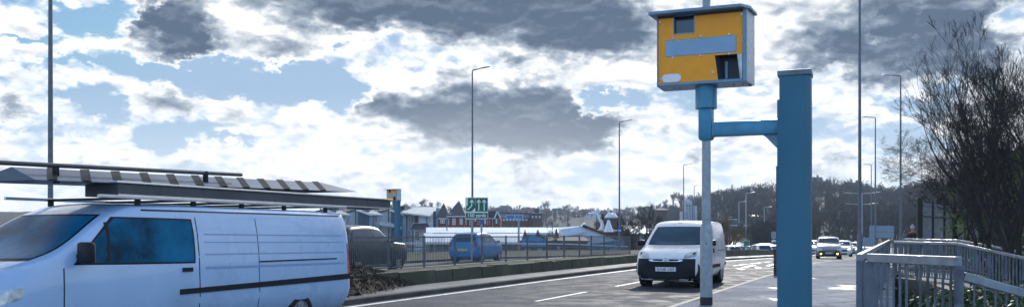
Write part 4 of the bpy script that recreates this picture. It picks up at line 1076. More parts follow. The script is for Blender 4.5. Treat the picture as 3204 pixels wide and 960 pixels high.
make_car('suv', DKP, 'dark car with a pale roof reflection driving away behind the railing beside the foreground van', p, heading(yy, True) + .02, 'cars driving away behind the railing', lower=SILP)
p, yy = place(1492, 46.6, .08)
make_car('hatch', BLUEP, 'bright blue hatchback driving away behind the railing, under the green lane sign', p, heading(yy, True) + .08, 'cars driving away behind the railing', lower=None)
p, yy = place(2592, 66.5)
DKB = paint('black lower paint', (.02, .025, .03), .2)
make_car('mpv', paint('light silver paint', (.36, .39, .42), .22, metal=.6), 'silver car with a dark front and lit yellow fog lamps, right of the blue post', p, heading(yy) + .12, 'cars driving towards the camera', lower=DKB, fog=True)
# the queue behind it
QG = 'cars queueing far down the road'
proto = {}
FARCARS = [
    ('hatch', WHP, 2637, 84, False, 'small white car with lit headlamps, first behind the silver car', True),
    ('hatch', SILP, 2662, 104, False, 'small silver car with lit headlamps left of the tall column base', True),
    ('hatch', WHP, 2712, 118, False, 'small white car seen just right of the tall column base', False),
    ('hatch', DKP, 2545, 100, False, 'dark car half hidden behind the silver car on its left', False),
    ('suv', REDP, 2635, 190, True, 'dark red car driving away, farthest left in the far traffic', False),
    ('suv', DKP, 2648, 165, True, 'black car driving away just in front of the dark red one', False),
    ('hatch', WHP, 2682, 185, False, 'tiny white car far up the road, highest of the queue', False),
    ('hatch', SILP, 2678, 142, False, 'tiny silver car in the middle of the queue', False),
    ('hatch', WHP, 2668, 128, False, 'tiny white car with dark windows below the middle of the queue', False),
    ('hatch', SILP, 2694, 160, False, 'tiny silver car at the right of the far queue beside the thin column', False),
    ('hatch', WHP, 2540, 84, False, 'white car showing only its edge between the blue post and the silver car', False),
]
for kind, pm, px, Y, away, lab, lit in FARCARS:
    p, yy = place(px, Y)
    key = (kind, pm.name, lit)
    if key not in proto:
        proto[key] = make_car(kind, pm, lab, p, heading(yy, away), QG, detail=False, head_on=lit)
    else:
        c = copy_tree(proto[key]); c.location = p; c.rotation_euler.z = heading(yy, away); c['label'] = lab; c['group'] = QG
# cars beyond the barrier, left of the blue post
BG = 'parked and queueing cars beyond the barrier'
for i, (kind, pm, px, Y, rz, lab) in enumerate([
    ('hatch', WHP, 2372, 88, .5, 'white car whose roof shows over the barrier, left of three beside the blue post'),
    ('suv', WHP, 2385, 100, .4, 'larger white car behind the left of three cars over the barrier'),
    ('hatch', WHP, 2425, 96, -2.6, 'white hatchback showing its rear window over the barrier, touching the blue post'),
    ('hatch', SILP, 2278, 96, .6, 'silver car roof just right of the white van over the barrier'),
    ('hatch', BLUEP, 2343, 112, .9, 'blue car under the small green direction sign'),
    ('hatch', DKP, 2402, 118, .7, 'dark car between the two white cars over the barrier')]):
    key = (kind, pm.name, False)
    X = (px - CX) / F * Y
    z = {0: -.95, 1: -1.15, 2: -1.1, 3: -1.15, 4: -1.4, 5: -1.4}[i]
    if key not in proto: c = make_car(kind, pm, lab, (X, Y, z), rz + 1.2, BG, detail=False); proto[key] = c
    else:
        c = copy_tree(proto[key]); c.location = (X, Y, z); c.rotation_euler.z = rz + 1.2; c['label'] = lab; c['group'] = BG
c = copy_tree(proto[('hatch', WHP.name, False)]); c.location = tuple(at(2620, 689, 420)); c.rotation_euler.z = math.pi; c['label'] = 'tiny white car crossing the distant viaduct'; del c['group']
# ------------------------------------------------------------------ footway railings and the ramp on the right
RAILT = mat('worn sunlit top rail', (.26, .29, .33), .4, .3, var=.3, scale=5, rvar=.15, bump=.15, bscale=60)  # paler than the bars: sunlight on the rail tops is put into the colour
RAILM = mat('worn steel railing', (.13, .16, .20), .5, .15, var=.3, scale=5, rvar=.15, col2=(.05, .055, .06), c2=(.5, .7), bump=.15, bscale=60)
def heavy_rail(name, label, pts, h=1.1, gap=.105, bw=.021, top=(.062, .075), low=.10, post=.06, group=None, posts=None, rail_cap=True):
    """pts = feet (x, y, z) where posts stand"""
    t = thing(name, label, 'railing', pts[0], 0, group); o0 = Vector(pts[0]); up = Vector((0, 0, 1))
    P_ = [Vector(p) - o0 for p in pts]
    for i, p in enumerate(P_):
        if posts is None or i in posts: MB().box(p + up * (h / 2 - .04), (post, post, h - .05 + .06), Matrix.Rotation(-.4, 3, 'Z'), bev=.006).build('post', RAILM, t)
    for i, (a, b) in enumerate(zip(P_[:-1], P_[1:])):
        mb = MB(); mb.bar(a + up * h, b + up * h, top[0], top[1], bev=.008); mb.build('top_rail', RAILT, t)
        dv = b - a; L = dv.length; n = max(2, int(round(L / gap))); dn = dv.normalized() * (post * .5)
        mb = MB(); mb.bar(a + up * low + dn, b + up * low - dn, .035, .04)
        for k in range(1, n):
            q = a + dv * k / n; mb.bar(q + up * (low + .015), q + up * (h - top[1] / 2), bw, bw * .55, up=tuple(dv.normalized()))
        mb.build('bars', RAILM, t)
    return t
R0 = Vector((3.57, 9.2, .12)); R1 = Vector((15.6, 37.0, .12))
n1 = 12
heavy_rail('footway_railing', 'long steel railing running away along the back edge of the right-hand footway', [R0.lerp(R1, k / n1) for k in range(n1 + 1)], h=1.1, gap=.11)
RE = Vector((3.92, 7.85, .12))
heavy_rail('landing_railing', 'nearest short steel railing with a flat broad top rail, at the head of the ramp', [R0 + Vector((.08, -.06, 0)), R0.lerp(RE, .55) + Vector((.03, 0, 0)), RE], h=1.1, gap=.1, post=.075, posts=(0, 2), top=(.07, .085))
heavy_rail('ramp_railing', 'near steel railing dropping to the right down the ramp from the thick end post', [RE + Vector((.04, 0, -.13)), Vector((4.75, 7.75, -.24)), Vector((6.8, 7.5, -.80))], h=1.1, gap=.092, post=.05, posts=(1, 2))
B_ = [at(2800, 0, 28.5).xy, at(2870, 0, 27.0).xy, at(3000, 0, 24.8).xy, at(3204, 0, 22.0).xy, at(3420, 0, 19.5).xy]
heavy_rail('inner_ramp_railing', 'long steel railing beyond the ramp opening, its level part turning down to the right', [(B_[0][0], B_[0][1], .12), (B_[1][0], B_[1][1], .12), (B_[2][0], B_[2][1], .11), ((B_[2][0] + B_[3][0]) / 2, (B_[2][1] + B_[3][1]) / 2, -.05), (B_[3][0], B_[3][1], -.21), (B_[4][0], B_[4][1], -.4)], h=1.1, gap=.14, post=.08, bw=.034)
A_ = [at(2832, 0, 36.0).xy, at(3000, 0, 33).xy, at(3204, 0, 30).xy, at(3380, 0, 28).xy]
heavy_rail('outer_ramp_railing', 'farther steel railing behind the first, running just above it and down to the right', [(A_[0][0], A_[0][1], .18), (A_[1][0], A_[1][1], .15), ((A_[1][0] + A_[2][0]) / 2, (A_[1][1] + A_[2][1]) / 2, -.03), (A_[2][0], A_[2][1], -.24), (A_[3][0], A_[3][1], -.45)], h=1.1, gap=.14, post=.08, bw=.034)
# cross gate between the two at the top
heavy_rail('cross_railing', 'short steel railing closing the gap at the far end of the footway railing', [tuple(R1), (at(2870, 0, 37).x, 37.2, .12)], h=1.1, gap=.14)

RW = mat('stained concrete', (.15, .155, .15), .85, var=.45, scale=1.0, bump=.4, bscale=12, col2=(.05, .06, .045), c2=(.45, .65))
def wall_seg(mb, a, b, w, zb, zt0, zt1):
    a, b = Vector(a), Vector(b); d = (b - a).normalized(); n = Vector((-d.y, d.x)) * w / 2
    vs = [(a.x - n.x, a.y - n.y, zb), (b.x - n.x, b.y - n.y, zb), (b.x + n.x, b.y + n.y, zb), (a.x + n.x, a.y + n.y, zb),
          (a.x - n.x, a.y - n.y, zt0), (b.x - n.x, b.y - n.y, zt1), (b.x + n.x, b.y + n.y, zt1), (a.x + n.x, a.y + n.y, zt0)]
    mb.add(vs, [(0, 1, 5, 4), (1, 2, 6, 5), (2, 3, 7, 6), (3, 0, 4, 7), (4, 5, 6, 7), (0, 3, 2, 1)])
# retaining walls of the underpass ramp
b = MB(); wall_seg(b, R0.xy + Vector((.12, -9)), R1.xy + Vector((.16, 0)), .28, -3.3, .115, .115)
o = b.build('retaining_wall', RW); tag(o, 'concrete retaining wall under the long footway railing', 'wall')
b = MB(); wall_seg(b, B_[0], B_[2], .35, -3.3, .11, .11); wall_seg(b, B_[2], B_[4], .35, -3.3, .1, -.44)
o = b.build('ramp_wall', RW); tag(o, 'dark stained concrete wall under the railing beyond the ramp opening', 'wall')
b = MB(); wall_seg(b, A_[0], A_[1], .35, -3.3, .14, .13); wall_seg(b, A_[1], A_[3], .35, -3.3, .12, -.5)
o = b.build('outer_ramp_wall', RW); tag(o, 'concrete edge under the farthest railing in front of the bare trees', 'wall')
b = MB(); b.add([(3.9, 9.0, -3.25), (12, 9.0, -3.25), (26, 33, -3.2), (15.0, 33, -3.2)], [(0, 1, 2, 3)]); st(b.build('ramp_floor', A_PAVE))
b = MB(); # ramp deck between the two railings
q = [(B_[1][0], B_[1][1] + .2, .05), (B_[2][0], B_[2][1] + .2, .05), (B_[4][0], B_[4][1] + .2, -.6), (A_[3][0], A_[3][1] - .2, -.6), (A_[1][0], A_[1][1] - .2, .05), (A_[0][0], A_[0][1] - .2, .05)]
b.add(q, [(0, 1, 4, 5), (1, 2, 3, 4)]); st(b.build('ramp', A_PAVE))

# palisade fence
def palisade():
    a, c = at(2877, 0, 40), at(3070, 0, 52)
    a.z = .1; c.z = .1
    t = thing('palisade_fence', 'tall black steel palisade fence behind the railings below the bare trees', 'fence', a); d = c - a; L = d.length; n = 6; u = d.normalized()
    for k in range(n + 1):
        p = d * k / n; b = MB(); b.box(p + Vector((0, 0, 1.45)), (.13, .11, 3.0) if k else (.22, .16, 3.1), bev=.01); b.build('post', BLACK, t)
    for z in (.4, 2.2):
        b = MB(); b.bar(Vector((0, 0, z)) + u * .1, d + Vector((0, 0, z)) - u * .1, .05, .06); b.build('rail', BLACK, t)
    PL = mat('palisade grey', (.28, .31, .36), .5, .1)
    for k in range(n):
        b = MB()
        m = 14
        for i in range(1, m):
            p = d * ((k + i / m) / n); b.box(p + Vector((0, 0, 1.45)), (.05, .012, 2.75), Matrix.Rotation(math.atan2(u.y, u.x), 3, 'Z'))
        b.build('pales', PL, t)
palisade()

# person on the far footway
def person():
    base = at(2855, 735, 42); base.z = .13
    t = thing('person', 'person in a dark coat and pale woolly hat walking behind the railings', 'person', base, math.radians(200))
    me = bpy.data.meshes.new('body'); 
    V_ = [(0, 0, .92), (0, 0, 1.12), (0, .0, 1.36), (0, 0, 1.46), (0, .01, 1.55), (0, .01, 1.66),
          (.09, 0, .86), (.10, .06, .48), (.10, .12, .08), (.10, .24, .04), (-.09, 0, .86), (-.10, -.04, .48), (-.10, -.20, .12), (-.10, -.08, .05),
          (.19, 0, 1.36), (.24, -.03, 1.10), (.20, .10, .90), (.18, .14, .82), (-.19, 0, 1.36), (-.24, .0, 1.10), (-.20, .12, .90), (-.18, .17, .82)]
    E = [(0, 1), (1, 2), (2, 3), (3, 4), (4, 5), (0, 6), (6, 7), (7, 8), (8, 9), (0, 10), (10, 11), (11, 12), (12, 13), (2, 14), (14, 15), (15, 16), (16, 17), (2, 18), (18, 19), (19, 20), (20, 21)]
    Rr = [.15, .14, .15, .06, .085, .07, .10, .065, .045, .035, .10, .065, .045, .035, .07, .055, .04, .035, .07, .055, .04, .035]
    me.from_pydata(V_, E, []); o = bpy.data.objects.new('body', me); COL.objects.link(o)
    md = o.modifiers.new('s', 'SKIN'); sv = me.skin_vertices[0].data
    for i, r in enumerate(Rr): sv[i].radius = (r, r * .85)
    sv[0].use_root = True
    o.modifiers.new('u', 'SUBSURF').levels = 2
    dg = bpy.context.evaluated_depsgraph_get(); dg.update(); m2 = bpy.data.meshes.new_from_object(o.evaluated_get(dg)); o.modifiers.clear(); o.data = m2
    SK = mat('skin', (.42, .25, .19), .6); m2.materials.clear(); m2.materials.append(SK); o.parent = t
    CO = mat('dark coat', (.018, .018, .024), .9, var=.3); HT = mat('pale knitted hat', (.52, .44, .50), .95, var=.3, scale=40)
    b = MB(); b.lathe([(.21, .72), (.215, .9), (.20, 1.1), (.22, 1.3), (.17, 1.42), (.08, 1.46)], 18); 
    b.v = [(x * 1.02, y * .72, z) for x, y, z in b.v]; b.build('coat', CO, t, True)
    for s_, hy in ((1, .12), (-1, .13)):
        b = MB(); b.tube([(s_ * .19, 0, 1.37), (s_ * .25, -.01, 1.10), (s_ * .205, .10, .92)], [.085, .075, .055], 12); b.build('sleeve', CO, t, True)
    for s_, q in ((1, [(.09, 0, .86), (.10, .06, .48), (.10, .12, .10)]), (-1, [(-.09, 0, .86), (-.10, -.04, .48), (-.10, -.20, .14)])):
        b = MB(); b.tube(q, [.115, .085, .065], 12); b.build('trouser_leg', CO, t, True)
    b = MB(); b.lathe([(.095, 1.63), (.102, 1.66), (.095, 1.73), (.06, 1.78), (.03, 1.79)], 16); b.lathe([(.0, 1.78), (.035, 1.79), (.04, 1.82), (.02, 1.85), (0, 1.855)], 10); b.build('hat', HT, t, True)
    b = MB(); n = 20
    b.tube([(.17 * math.cos(2 * math.pi * k / n), .12 * math.sin(2 * math.pi * k / n), 1.43 + .02 * math.sin(2 * math.pi * k / n)) for k in range(n + 1)], .05, 8); b.build('fur_collar', mat('tan fur', (.25, .17, .10), .95, var=.5, scale=60, bump=1), t, True)
    b = MB(); b.tube([(0, .075, 1.60), (0, .105, 1.585), (0, .095, 1.57)], [.008, .016, .012], 8); b.build('nose', SK, t, True)
person()
# a small dark bollard behind the blue post
b = MB(); pb = P(30.0, -.35, .1)
b.box((0, 0, .42), (.16, .14, .95), Matrix.Rotation(-.38, 3, 'Z'), bev=.02); o = b.build('bollard', mat('dark stained timber', (.045, .038, .032), .8, var=.4), loc=pb); tag(o, 'short dark bollard at the kerb, half hidden by the left edge of the blue post', 'bollard')

# ------------------------------------------------------------------ signs
GREEN = mat('green sign face', (.004, .14, .055), .4, var=.05)
SIGNB = mat('sign back grey', (.20, .27, .33), .5, .3, var=.12)
def sign_plate(t, name, w, h, z, m, border=None, y=-.03, rnd_=.04):
    def rr_(w, h, r):
        pl = []
        for cx_, cz_, a0 in ((w / 2 - r, h / 2 - r, 0), (-w / 2 + r, h / 2 - r, 90), (-w / 2 + r, -h / 2 + r, 180), (w / 2 - r, -h / 2 + r, 270)):
            for k in range(5): q = math.radians(a0 + k * 22.5); pl.append((cx_ + r * math.cos(q), cz_ + r * math.sin(q)))
        return pl
    b = MB(); b.prism(rr_(w, h, rnd_), 0, .02, RX90, (0, y + .01, z))
    return b.build(name, border or m, t), rr_
def lane_sign():
    Y = 36.4; X = (1491.5 - CX) / F * Y; dx = 30.5 / F * Y / 2
    t = thing('lane_sign', 'green lane merge sign reading 150 yards with white arrows on two grey posts', 'road sign', (X, Y, .35), math.radians(3))
    k = Y / F
    zc = EYE + (735 - 651) * k - .35; w, h = 71 * k, 68 * k
    for sx in (-dx, dx):
        b = MB(); b.tube([(sx, .03, 0), (sx, .03, zc + .3)], .038, 12); b.build('post', POLEG, t, True)
    pl, rr_ = sign_plate(t, 'plate', w, h, zc, WHITE)
    s = k  # metres per px
    # upper green field 67 x 45, lower green field 66 x 17
    zt = zc + h / 2
    def g2(px, py): return ((px - 35.5) * s, zt - py * s)          # sign pixels (71 x 68), origin top-left
    yb = -.045
    def poly(name, pts, m, parent, yy, th=.003):
        b = MB(); q = [g2(*p) for p in pts]; n = len(q)
        b.add([(x, yy, z) for x, z in q] + [(x, yy + th, z) for x, z in q], [tuple(range(n)), tuple(range(n, 2 * n))[::-1]] + [(i, n + i, n + (i + 1) % n, (i + 1) % n) for i in range(n)])
        return b.build(name, m, parent)
    poly('green_field', [(8, 2), (68, 2), (69.5, 4), (69.5, 44), (31, 44), (31, 32), (19, 44), (2, 44), (2, 30), (8, 24)], GREEN, pl, -.044)
    poly('green_field', [(2, 48.5), (69.5, 48.5), (69.5, 65.5), (2, 65.5)], GREEN, pl, -.044)
    for cx_ in (42, 59):
        poly('arrow', [(cx_ - 1.8, 41), (cx_ - 1.8, 14), (cx_ - 6.2, 17.5), (cx_ - 6.2, 13), (cx_, 6), (cx_ + 6.2, 13), (cx_ + 6.2, 17.5), (cx_ + 1.8, 14), (cx_ + 1.8, 41)], WHITE, pl, -.048)
    poly('arrow', [(6, 37.5), (17.5, 26), (18.2, 23.5), (18.2, 14), (13.8, 17.5), (13.8, 13), (20, 6), (26.2, 13), (26.2, 17.5), (21.8, 14), (21.8, 25), (20.5, 28.5), (8.6, 40)], WHITE, pl, -.048)
    for y0, y1 in ((5, 10), (13, 18), (21, 25)): poly('lane_dash', [(30.2, y0), (31.6, y0), (31.6, y1), (30.2, y1)], WHITE, pl, -.048)
    mesh_text('lettering', '150 yards', 15.5 * s, WHITE, pl, (0, -.047, zt - 56.6 * s), (math.radians(90), 0, 0), sx=.96, bold=.0045)
    b = MB(); b.box((dx, -.012, zc - h / 2 - .12), (.09, .02, .16)); b.build('blue_tab', BLUE, t)
lane_sign()
def blue_dir():
    Y = 95; p = at(1609, 678, Y); t = thing('direction_sign', 'long blue direction sign on a single grey post in front of the brick buildings', 'road sign', (at(1623, 0, Y).x, Y, -5.6), 0)
    k = Y / F; zc = p.z + 5.6; dx = p.x - at(1623, 0, Y).x
    b = MB(); b.tube([(0, .05, 0), (0, .05, zc + .35)], .11, 10); b.build('post', POLEG, t, True)
    b = MB(); b.box((dx, 0, zc), (53 * k, .04, 12.5 * k), bev=.01); q = b.build('plate', WHITE, t)
    for cx_, w in ((-12, 26), (14, 22)):
        b = MB(); b.box((dx + cx_ * k, -.026, zc), (w * k, .008, 10.5 * k)); b.build('field', BLUE, q)
        b = MB(); rr = random.Random(cx_)
        for r_ in (-1, 1):
            x = -w * .42
            while x < w * .36: l = rr.uniform(1.2, 2.4); b.box((dx + (cx_ + x + l / 2) * k, -.034, zc + r_ * 2.2 * k), (l * k * .8, .004, 1.3 * k)); x += l + .5
        b.build('lettering', mat('pale blue lettering', (.25, .42, .7), .5), q)
blue_dir()
def back_sign(px0, py0, px1, py1, Y, label, name='sign_back', panels=2, face=SIGNB):
    a, c = at(px0, py0, Y), at(px1, py1, Y); gz = -1.4
    t = thing(name, label, 'road sign', ((a.x + c.x) / 2, Y, gz)); w = c.x - a.x; h = (a.z - c.z)
    for s_ in (-.3, .3): b = MB(); b.tube([(w * s_, .1, 0), (w * s_, .1, a.z - gz + .05)], .07, 8); b.build('post', POLEG, t, True)
    for k in range(panels):
        hh = h / panels; b = MB(); b.box((0, 0, c.z - gz + hh * (k + .5)), (w, .05, hh - .04)); b.build('panel', face, t)
    b = MB()
    for k in range(4): b.box((0, .045, c.z - gz + h * (k + .5) / 4), (w * .96, .03, .05))
    b.build('stiffener', GALVD, t)
    return t
back_sign(2720, 705, 2797, 744, 105, 'large blue grey back of a road sign on two posts, left of the bare trees')
back_sign(2698, 742, 2740, 768, 100, 'small blue grey sign back low beside the thin lamp columns', panels=1)
t = back_sign(2413, 724, 2452, 746, 125, 'two stacked grey road signs half hidden behind the blue post', panels=1)
gz = -1.4; Yq = 125; a, c = at(2416, 750, Yq), at(2452, 771, Yq)
b = MB(); b.box((0, .0, (a.z + c.z) / 2 - gz), (c.x - a.x, .05, a.z - c.z)); q = b.build('lower_plate', WHITE, t)
b = MB(); b.box((0, -.03, (a.z + c.z) / 2 - gz - .08), ((c.x - a.x) * .92, .01, (a.z - c.z) * .6)); b.build('dark_field', mat('dark teal field', (.01, .06, .09), .4), q)
# green diverging-lanes sign
def green_small():
    Y = 118; k = Y / F; p = at(2336, 763, Y); t = thing('junction_sign', 'small square green sign with slanting white lanes on two posts past the white van', 'road sign', (p.x, Y, -1.4))
    zc = p.z + 1.4
    for s_ in (-5 * k, 5 * k): b = MB(); b.tube([(s_, .04, 0), (s_, .04, zc)], .05, 8); b.build('post', POLEG, t)
    b = MB(); b.box((0, 0, zc), (18.5 * k, .04, 22 * k), bev=.01); q = b.build('plate', WHITE, t)
    b = MB(); b.box((0, -.024, zc + .6 * k), (17 * k, .008, 19.5 * k)); b.build('field', GREEN, q)
    for x in (-4.5, .5, 5): b = MB(); b.bar(((x + 2.6) * k, -.031, zc - 8.5 * k), ((x - 2.8) * k, -.031, zc + 5 * k), .006, 1.5 * k, up=(0, -1, 0)); b.build('lane_stroke', WHITE, q)
green_small()
# ------------------------------------------------------------------ buildings
BRICK = mat('red brick', (.20, .060, .042), .85, var=.3, scale=3)
BRICKD = mat('brown brick', (.11, .065, .055), .88, var=.3, scale=1)
SLATE = mat('dark slate', (.045, .052, .068), .7, var=.2, scale=3)
RENDER = mat('white render', (.62, .67, .74), .8, var=.08, scale=1)
CLAD = mat('dark blue cladding', (.022, .065, .105), .6, var=.12, scale=2)
PALEC = mat('pale blue cladding', (.20, .30, .40), .6, var=.1)
ZINC = mat('zinc roof', (.50, .53, .56), .5, .1, var=.15, scale=1)
SHED = mat('pale sheet roof', (.52, .62, .74), .6, var=.12, scale=.6)
WIN = mat('window glass', (.03, .045, .06), .12, 0, spec=.8)
WFR = mat('white window frame', (.66, .69, .72), .6)
TERRA = mat('red tiled roof', (.15, .055, .04), .85, var=.2, scale=1)
PEACH = mat('peach render', (.50, .30, .20), .8, var=.08)
CONCB = mat('pale concrete', (.30, .32, .34), .85, var=.2, scale=.5)
def pw(px, Y): return (px - CX) / F * Y
def pz(py, Y): return EYE + (HY - py) / F * Y
def gz_(x, y): return H(x, y) - .3
class Bld:
    """a building laid out at distance Y; helper boxes take photo columns/rows for width and height, metres for depth"""
    def __init__(s, name, label, cat, px, Y, group=None):
        s.Y = Y; s.x = pw(px, Y); s.gz = gz_(s.x, Y + 4)
        s.t = thing(name, label, cat, (s.x, Y, s.gz), 0, group)
    def L(s, px, py, dy=0): return (pw(px, s.Y) - s.x, dy, pz(py, s.Y) - s.gz)
    def block(s, name, m, x0, x1, ytop, depth, ybot=None, front=0.0, parent=None):
        a = s.L(x0, ytop, 0); c = s.L(x1, ybot if ybot else ytop, 0); zb = c[2] if ybot else 0
        b = MB(); b.box(((a[0] + c[0]) / 2, front + depth / 2, (a[2] + zb) / 2), (c[0] - a[0], depth, a[2] - zb)); return b.build(name, m, parent or s.t)
    def poly(s, name, m, pts, depth, front=0.0, parent=None):
        q = [s.L(*p) for p in pts]; n = len(q); b = MB()
        b.add([(x, front, z) for x, _, z in q] + [(x, front + depth, z) for x, _, z in q], [tuple(range(n)), tuple(range(n, 2 * n))[::-1]] + [(i, n + i, n + (i + 1) % n, (i + 1) % n) for i in range(n)])
        return b.build(name, m, parent or s.t)
    def window(s, x0, x1, y0, y1, front=0.0, bars=(1, 1), fw=.09):
        f = s.block('window', WFR, x0, x1, y0, .10, y1, front - .06)
        a, c = s.L(x0, y0), s.L(x1, y1); w, h = c[0] - a[0], a[2] - c[2]
        b = MB(); nx, nz = bars
        for i in range(nx):
            for j in range(nz):
                ww, hh = (w - fw * (nx + 1)) / nx, (h - fw * (nz + 1)) / nz
                b.box((a[0] + fw + ww / 2 + i * (ww + fw), front - .065, c[2] + fw + hh / 2 + j * (hh + fw)), (ww, .02, hh))
        b.build('pane', WIN, f); return f
    def slab(s, name, m, p0, p1, p2, p3, th=.18, seams=0):
        """roof slab from four (px, py, dy) corners"""
        q = [Vector(s.L(p[0], p[1], p[2])) for p in (p0, p1, p2, p3)]; b = MB()
        b.add([v + Vector((0, 0, -th)) for v in q] + q, [(3, 2, 1, 0), (4, 5, 6, 7), (0, 1, 5, 4), (1, 2, 6, 5), (2, 3, 7, 6), (3, 0, 4, 7)])
        for k in range(seams):
            u = (k + .5) / seams; b.bar(q[0].lerp(q[1], u) + Vector((0, 0, .03)), q[3].lerp(q[2], u) + Vector((0, 0, .03)), .07, .08)
        return b.build(name, m, s.t)
HG = 'white terraced houses with dark blue bays'
for i, (dx, lab) in enumerate([(-102, 'white terraced house with zinc canopy, mostly behind the foreground van'), (0, 'white terraced house with a dark blue clad bay, left of the distant speed camera'), (103, 'white terraced house with a dark blue bay, directly behind the distant speed camera')]):
    h = Bld('terraced_house', lab, 'house', 1137 + dx, 165 + i * 1.5, HG)
    X = lambda a: a + dx
    h.block('wall', RENDER, X(1085), X(1187), 669, 7)
    h.poly('gable', RENDER, [(X(1084), 669), (X(1084), 662), (X(1122), 649), (X(1122), 669)], 6.8, .1)
    h.slab('roof', SLATE, (X(1078), 663, -.6), (X(1164), 641.5, -.6), (X(1164), 641.5, 7.4), (X(1078), 663, 7.4), .22)
    h.block('clad_bay', CLAD, X(1125), X(1160), 658, 3, None, -2.0)
    h.block('upper_bay', SLATE, X(1124), X(1163), 645, 5, 658, .4)
    h.block('corner_panel', PALEC, X(1160.3), X(1171), 672, 2.4, None, -1.9)
    h.slab('canopy', ZINC, (X(1121), 657, -2.6), (X(1163), 671, -3.0), (X(1202), 671, -1.2), (X(1164), 656, 1.0), .2, seams=4)
    h.window(X(1175), X(1181), 676, 693, -.02); h.window(X(1175), X(1181), 722, 740, -.02); h.window(X(1092), X(1100), 722, 738, -.02)
    h.slab('porch_roof', ZINC, (X(1190), 700, -2.2), (X(1262), 713, -2.2), (X(1250), 700, .0), (X(1192), 688, .0), .16, seams=4) if i != 0 else None
    h.block('drainpipe', CLAD, X(1111.5), X(1114), 652, .12, None, -.14)
h = Bld('end_house', 'white house with a large bright seamed zinc roof at the right end of the terrace', 'house', 1320, 166, HG)
h.block('wall', RENDER, 1294, 1355, 674, 9); h.block('side_wall', CLAD, 1355.5, 1364, 660, 8.8, None, .1); h.block('side_panel', PALEC, 1364, 1375, 650, 8.6, None, .2)
h.slab('roof', ZINC, (1256, 664, -1.2), (1350, 675, -1.2), (1379, 642, 9.5), (1282, 642, 9.5), .25, seams=11)
h.window(1343, 1348, 679, 696, -.02); h.block('recess', SLATE, 1296, 1309, 674, .3, 697, -.12)
h.slab('porch_roof', SLATE, (1290, 715, -2.6), (1350, 713, -2.6), (1336, 697, 0), (1293, 699, 0), .18)
h.window(1298, 1312, 722, 752, -.02, (2, 1)); h.window(1326, 1332, 722, 745, -.02); h.block('drainpipe', CLAD, 1334.5, 1336.5, 675, .12, None, -.14)

# brick school with pointed slate roofs
h = Bld('brick_school', 'red brick school with steep pointed slate roofs and white framed windows behind the green sign', 'building', 1460, 150)
h.block('wall', BRICK, 1370, 1402, 683, 12); h.block('wall', BRICK, 1402.3, 1474, 677, 12, None, -.5); h.block('wall', BRICK, 1474.3, 1566, 683, 12, None, .3)
h.block('cornice', WFR, 1371, 1401, 682, .3, 685, -.2); h.block('cornice', WFR, 1398, 1474, 675.5, .3, 678.5, -.75); h.block('cornice', WFR, 1474.5, 1566, 682, .3, 684, .05)
def pyramid(h, x0, x1, yb, ax, ay, depth, front=-.3):
    a, c, p = h.L(x0, yb, front), h.L(x1, yb, front), h.L(ax, ay, front + depth / 2); b = MB()
    b.add([a, c, (c[0], front + depth, c[2]), (a[0], front + depth, a[2]), p], [(0, 1, 4), (1, 2, 4), (2, 3, 4), (3, 0, 4), (0, 3, 2, 1)]); return b.build('pointed_roof', SLATE, h.t)
pyramid(h, 1362, 1408, 682, 1382, 631, 8, .3); pyramid(h, 1397, 1458, 675.5, 1432, 624, 9, -.7)
h.poly('main_roof', SLATE, [(1455, 683), (1474, 660), (1551, 659), (1566, 683)], 11, .2)
h.poly('gable', BRICK, [(1547, 683), (1556, 661), (1566, 683)], .4, -.35)
b = MB(); b.bar(h.L(1546.5, 684, -.45), h.L(1556, 660, -.45), .22, .2, up=(0, 1, 0)); b.bar(h.L(1556, 660, -.45), h.L(1567, 684, -.45), .22, .2, up=(0, 1, 0)); b.build('bargeboard', WFR, h.t)
for (a, c, yy0, yy1, f, bs) in [(1378, 1392, 686, 698, 0, (2, 2)), (1402.8, 1406, 684, 702, -.5, (1, 2)), (1416, 1426, 683, 703, -.5, (2, 2)), (1439, 1448, 683, 702, -.5, (2, 2)), (1457, 1460, 684, 702, -.5, (1, 2)), (1469, 1472, 684, 702, -.5, (1, 2)),
                         (1484, 1489, 685, 692, .3, (1, 1)), (1494, 1496, 690, 702, .3, (1, 2)), (1499, 1501, 690, 702, .3, (1, 2)), (1515, 1520, 685, 700, .3, (1, 2)), (1524, 1526, 690, 701, .3, (1, 2)), (1530, 1532, 690, 701, .3, (1, 2)), (1551, 1556, 684, 699, -.3, (1, 2)), (1560.5, 1562, 686, 700, .3, (1, 2))]:
    h.window(a, c, yy0, yy1, f, bs, fw=.12)
h.block('drainpipe', WFR, 1541, 1542, 684, .15, None, .1); h.block('chimney', BRICK, 1534, 1538, 674, .8, 684, 1.0)

# market hall: low pitched pale sheet roof
h = Bld('market_hall', 'long low hall with a wide pale blue white sheet roof behind the railing', 'building', 1530, 104)
def hall_roof(x0, x1, y_front, y_back, Y0, Y1, name, m, parent, seam, th=.25):
    o = parent.location; b = MB()
    q = [Vector((pw(x0, Y0), Y0, pz(y_front, Y0))), Vector((pw(x1, Y0), Y0, pz(y_front, Y0))), Vector((pw(x1, Y1), Y1, pz(y_back, Y1))), Vector((pw(x0, Y1), Y1, pz(y_back, Y1)))]
    q = [v - o for v in q]
    b.add([v + Vector((0, 0, -th)) for v in q] + q, [(3, 2, 1, 0), (4, 5, 6, 7), (0, 1, 5, 4), (1, 2, 6, 5), (2, 3, 7, 6), (3, 0, 4, 7)])
    for k in range(seam): u = (k + .5) / seam; b.bar(q[0].lerp(q[1], u) + Vector((0, 0, .02)), q[3].lerp(q[2], u) + Vector((0, 0, .02)), .06, .07)
    return b.build(name, m, parent)
hall_roof(1333, 1762, 727, 711, 112, 134, 'roof', SHED, h.t, 34)
hall_roof(1326, 1640, 757, 729, 100, 111.5, 'lower_roof', SHED, h.t, 60)
h.block('wall', CONCB, 1336, 1640, 762, .5, None, -.3)
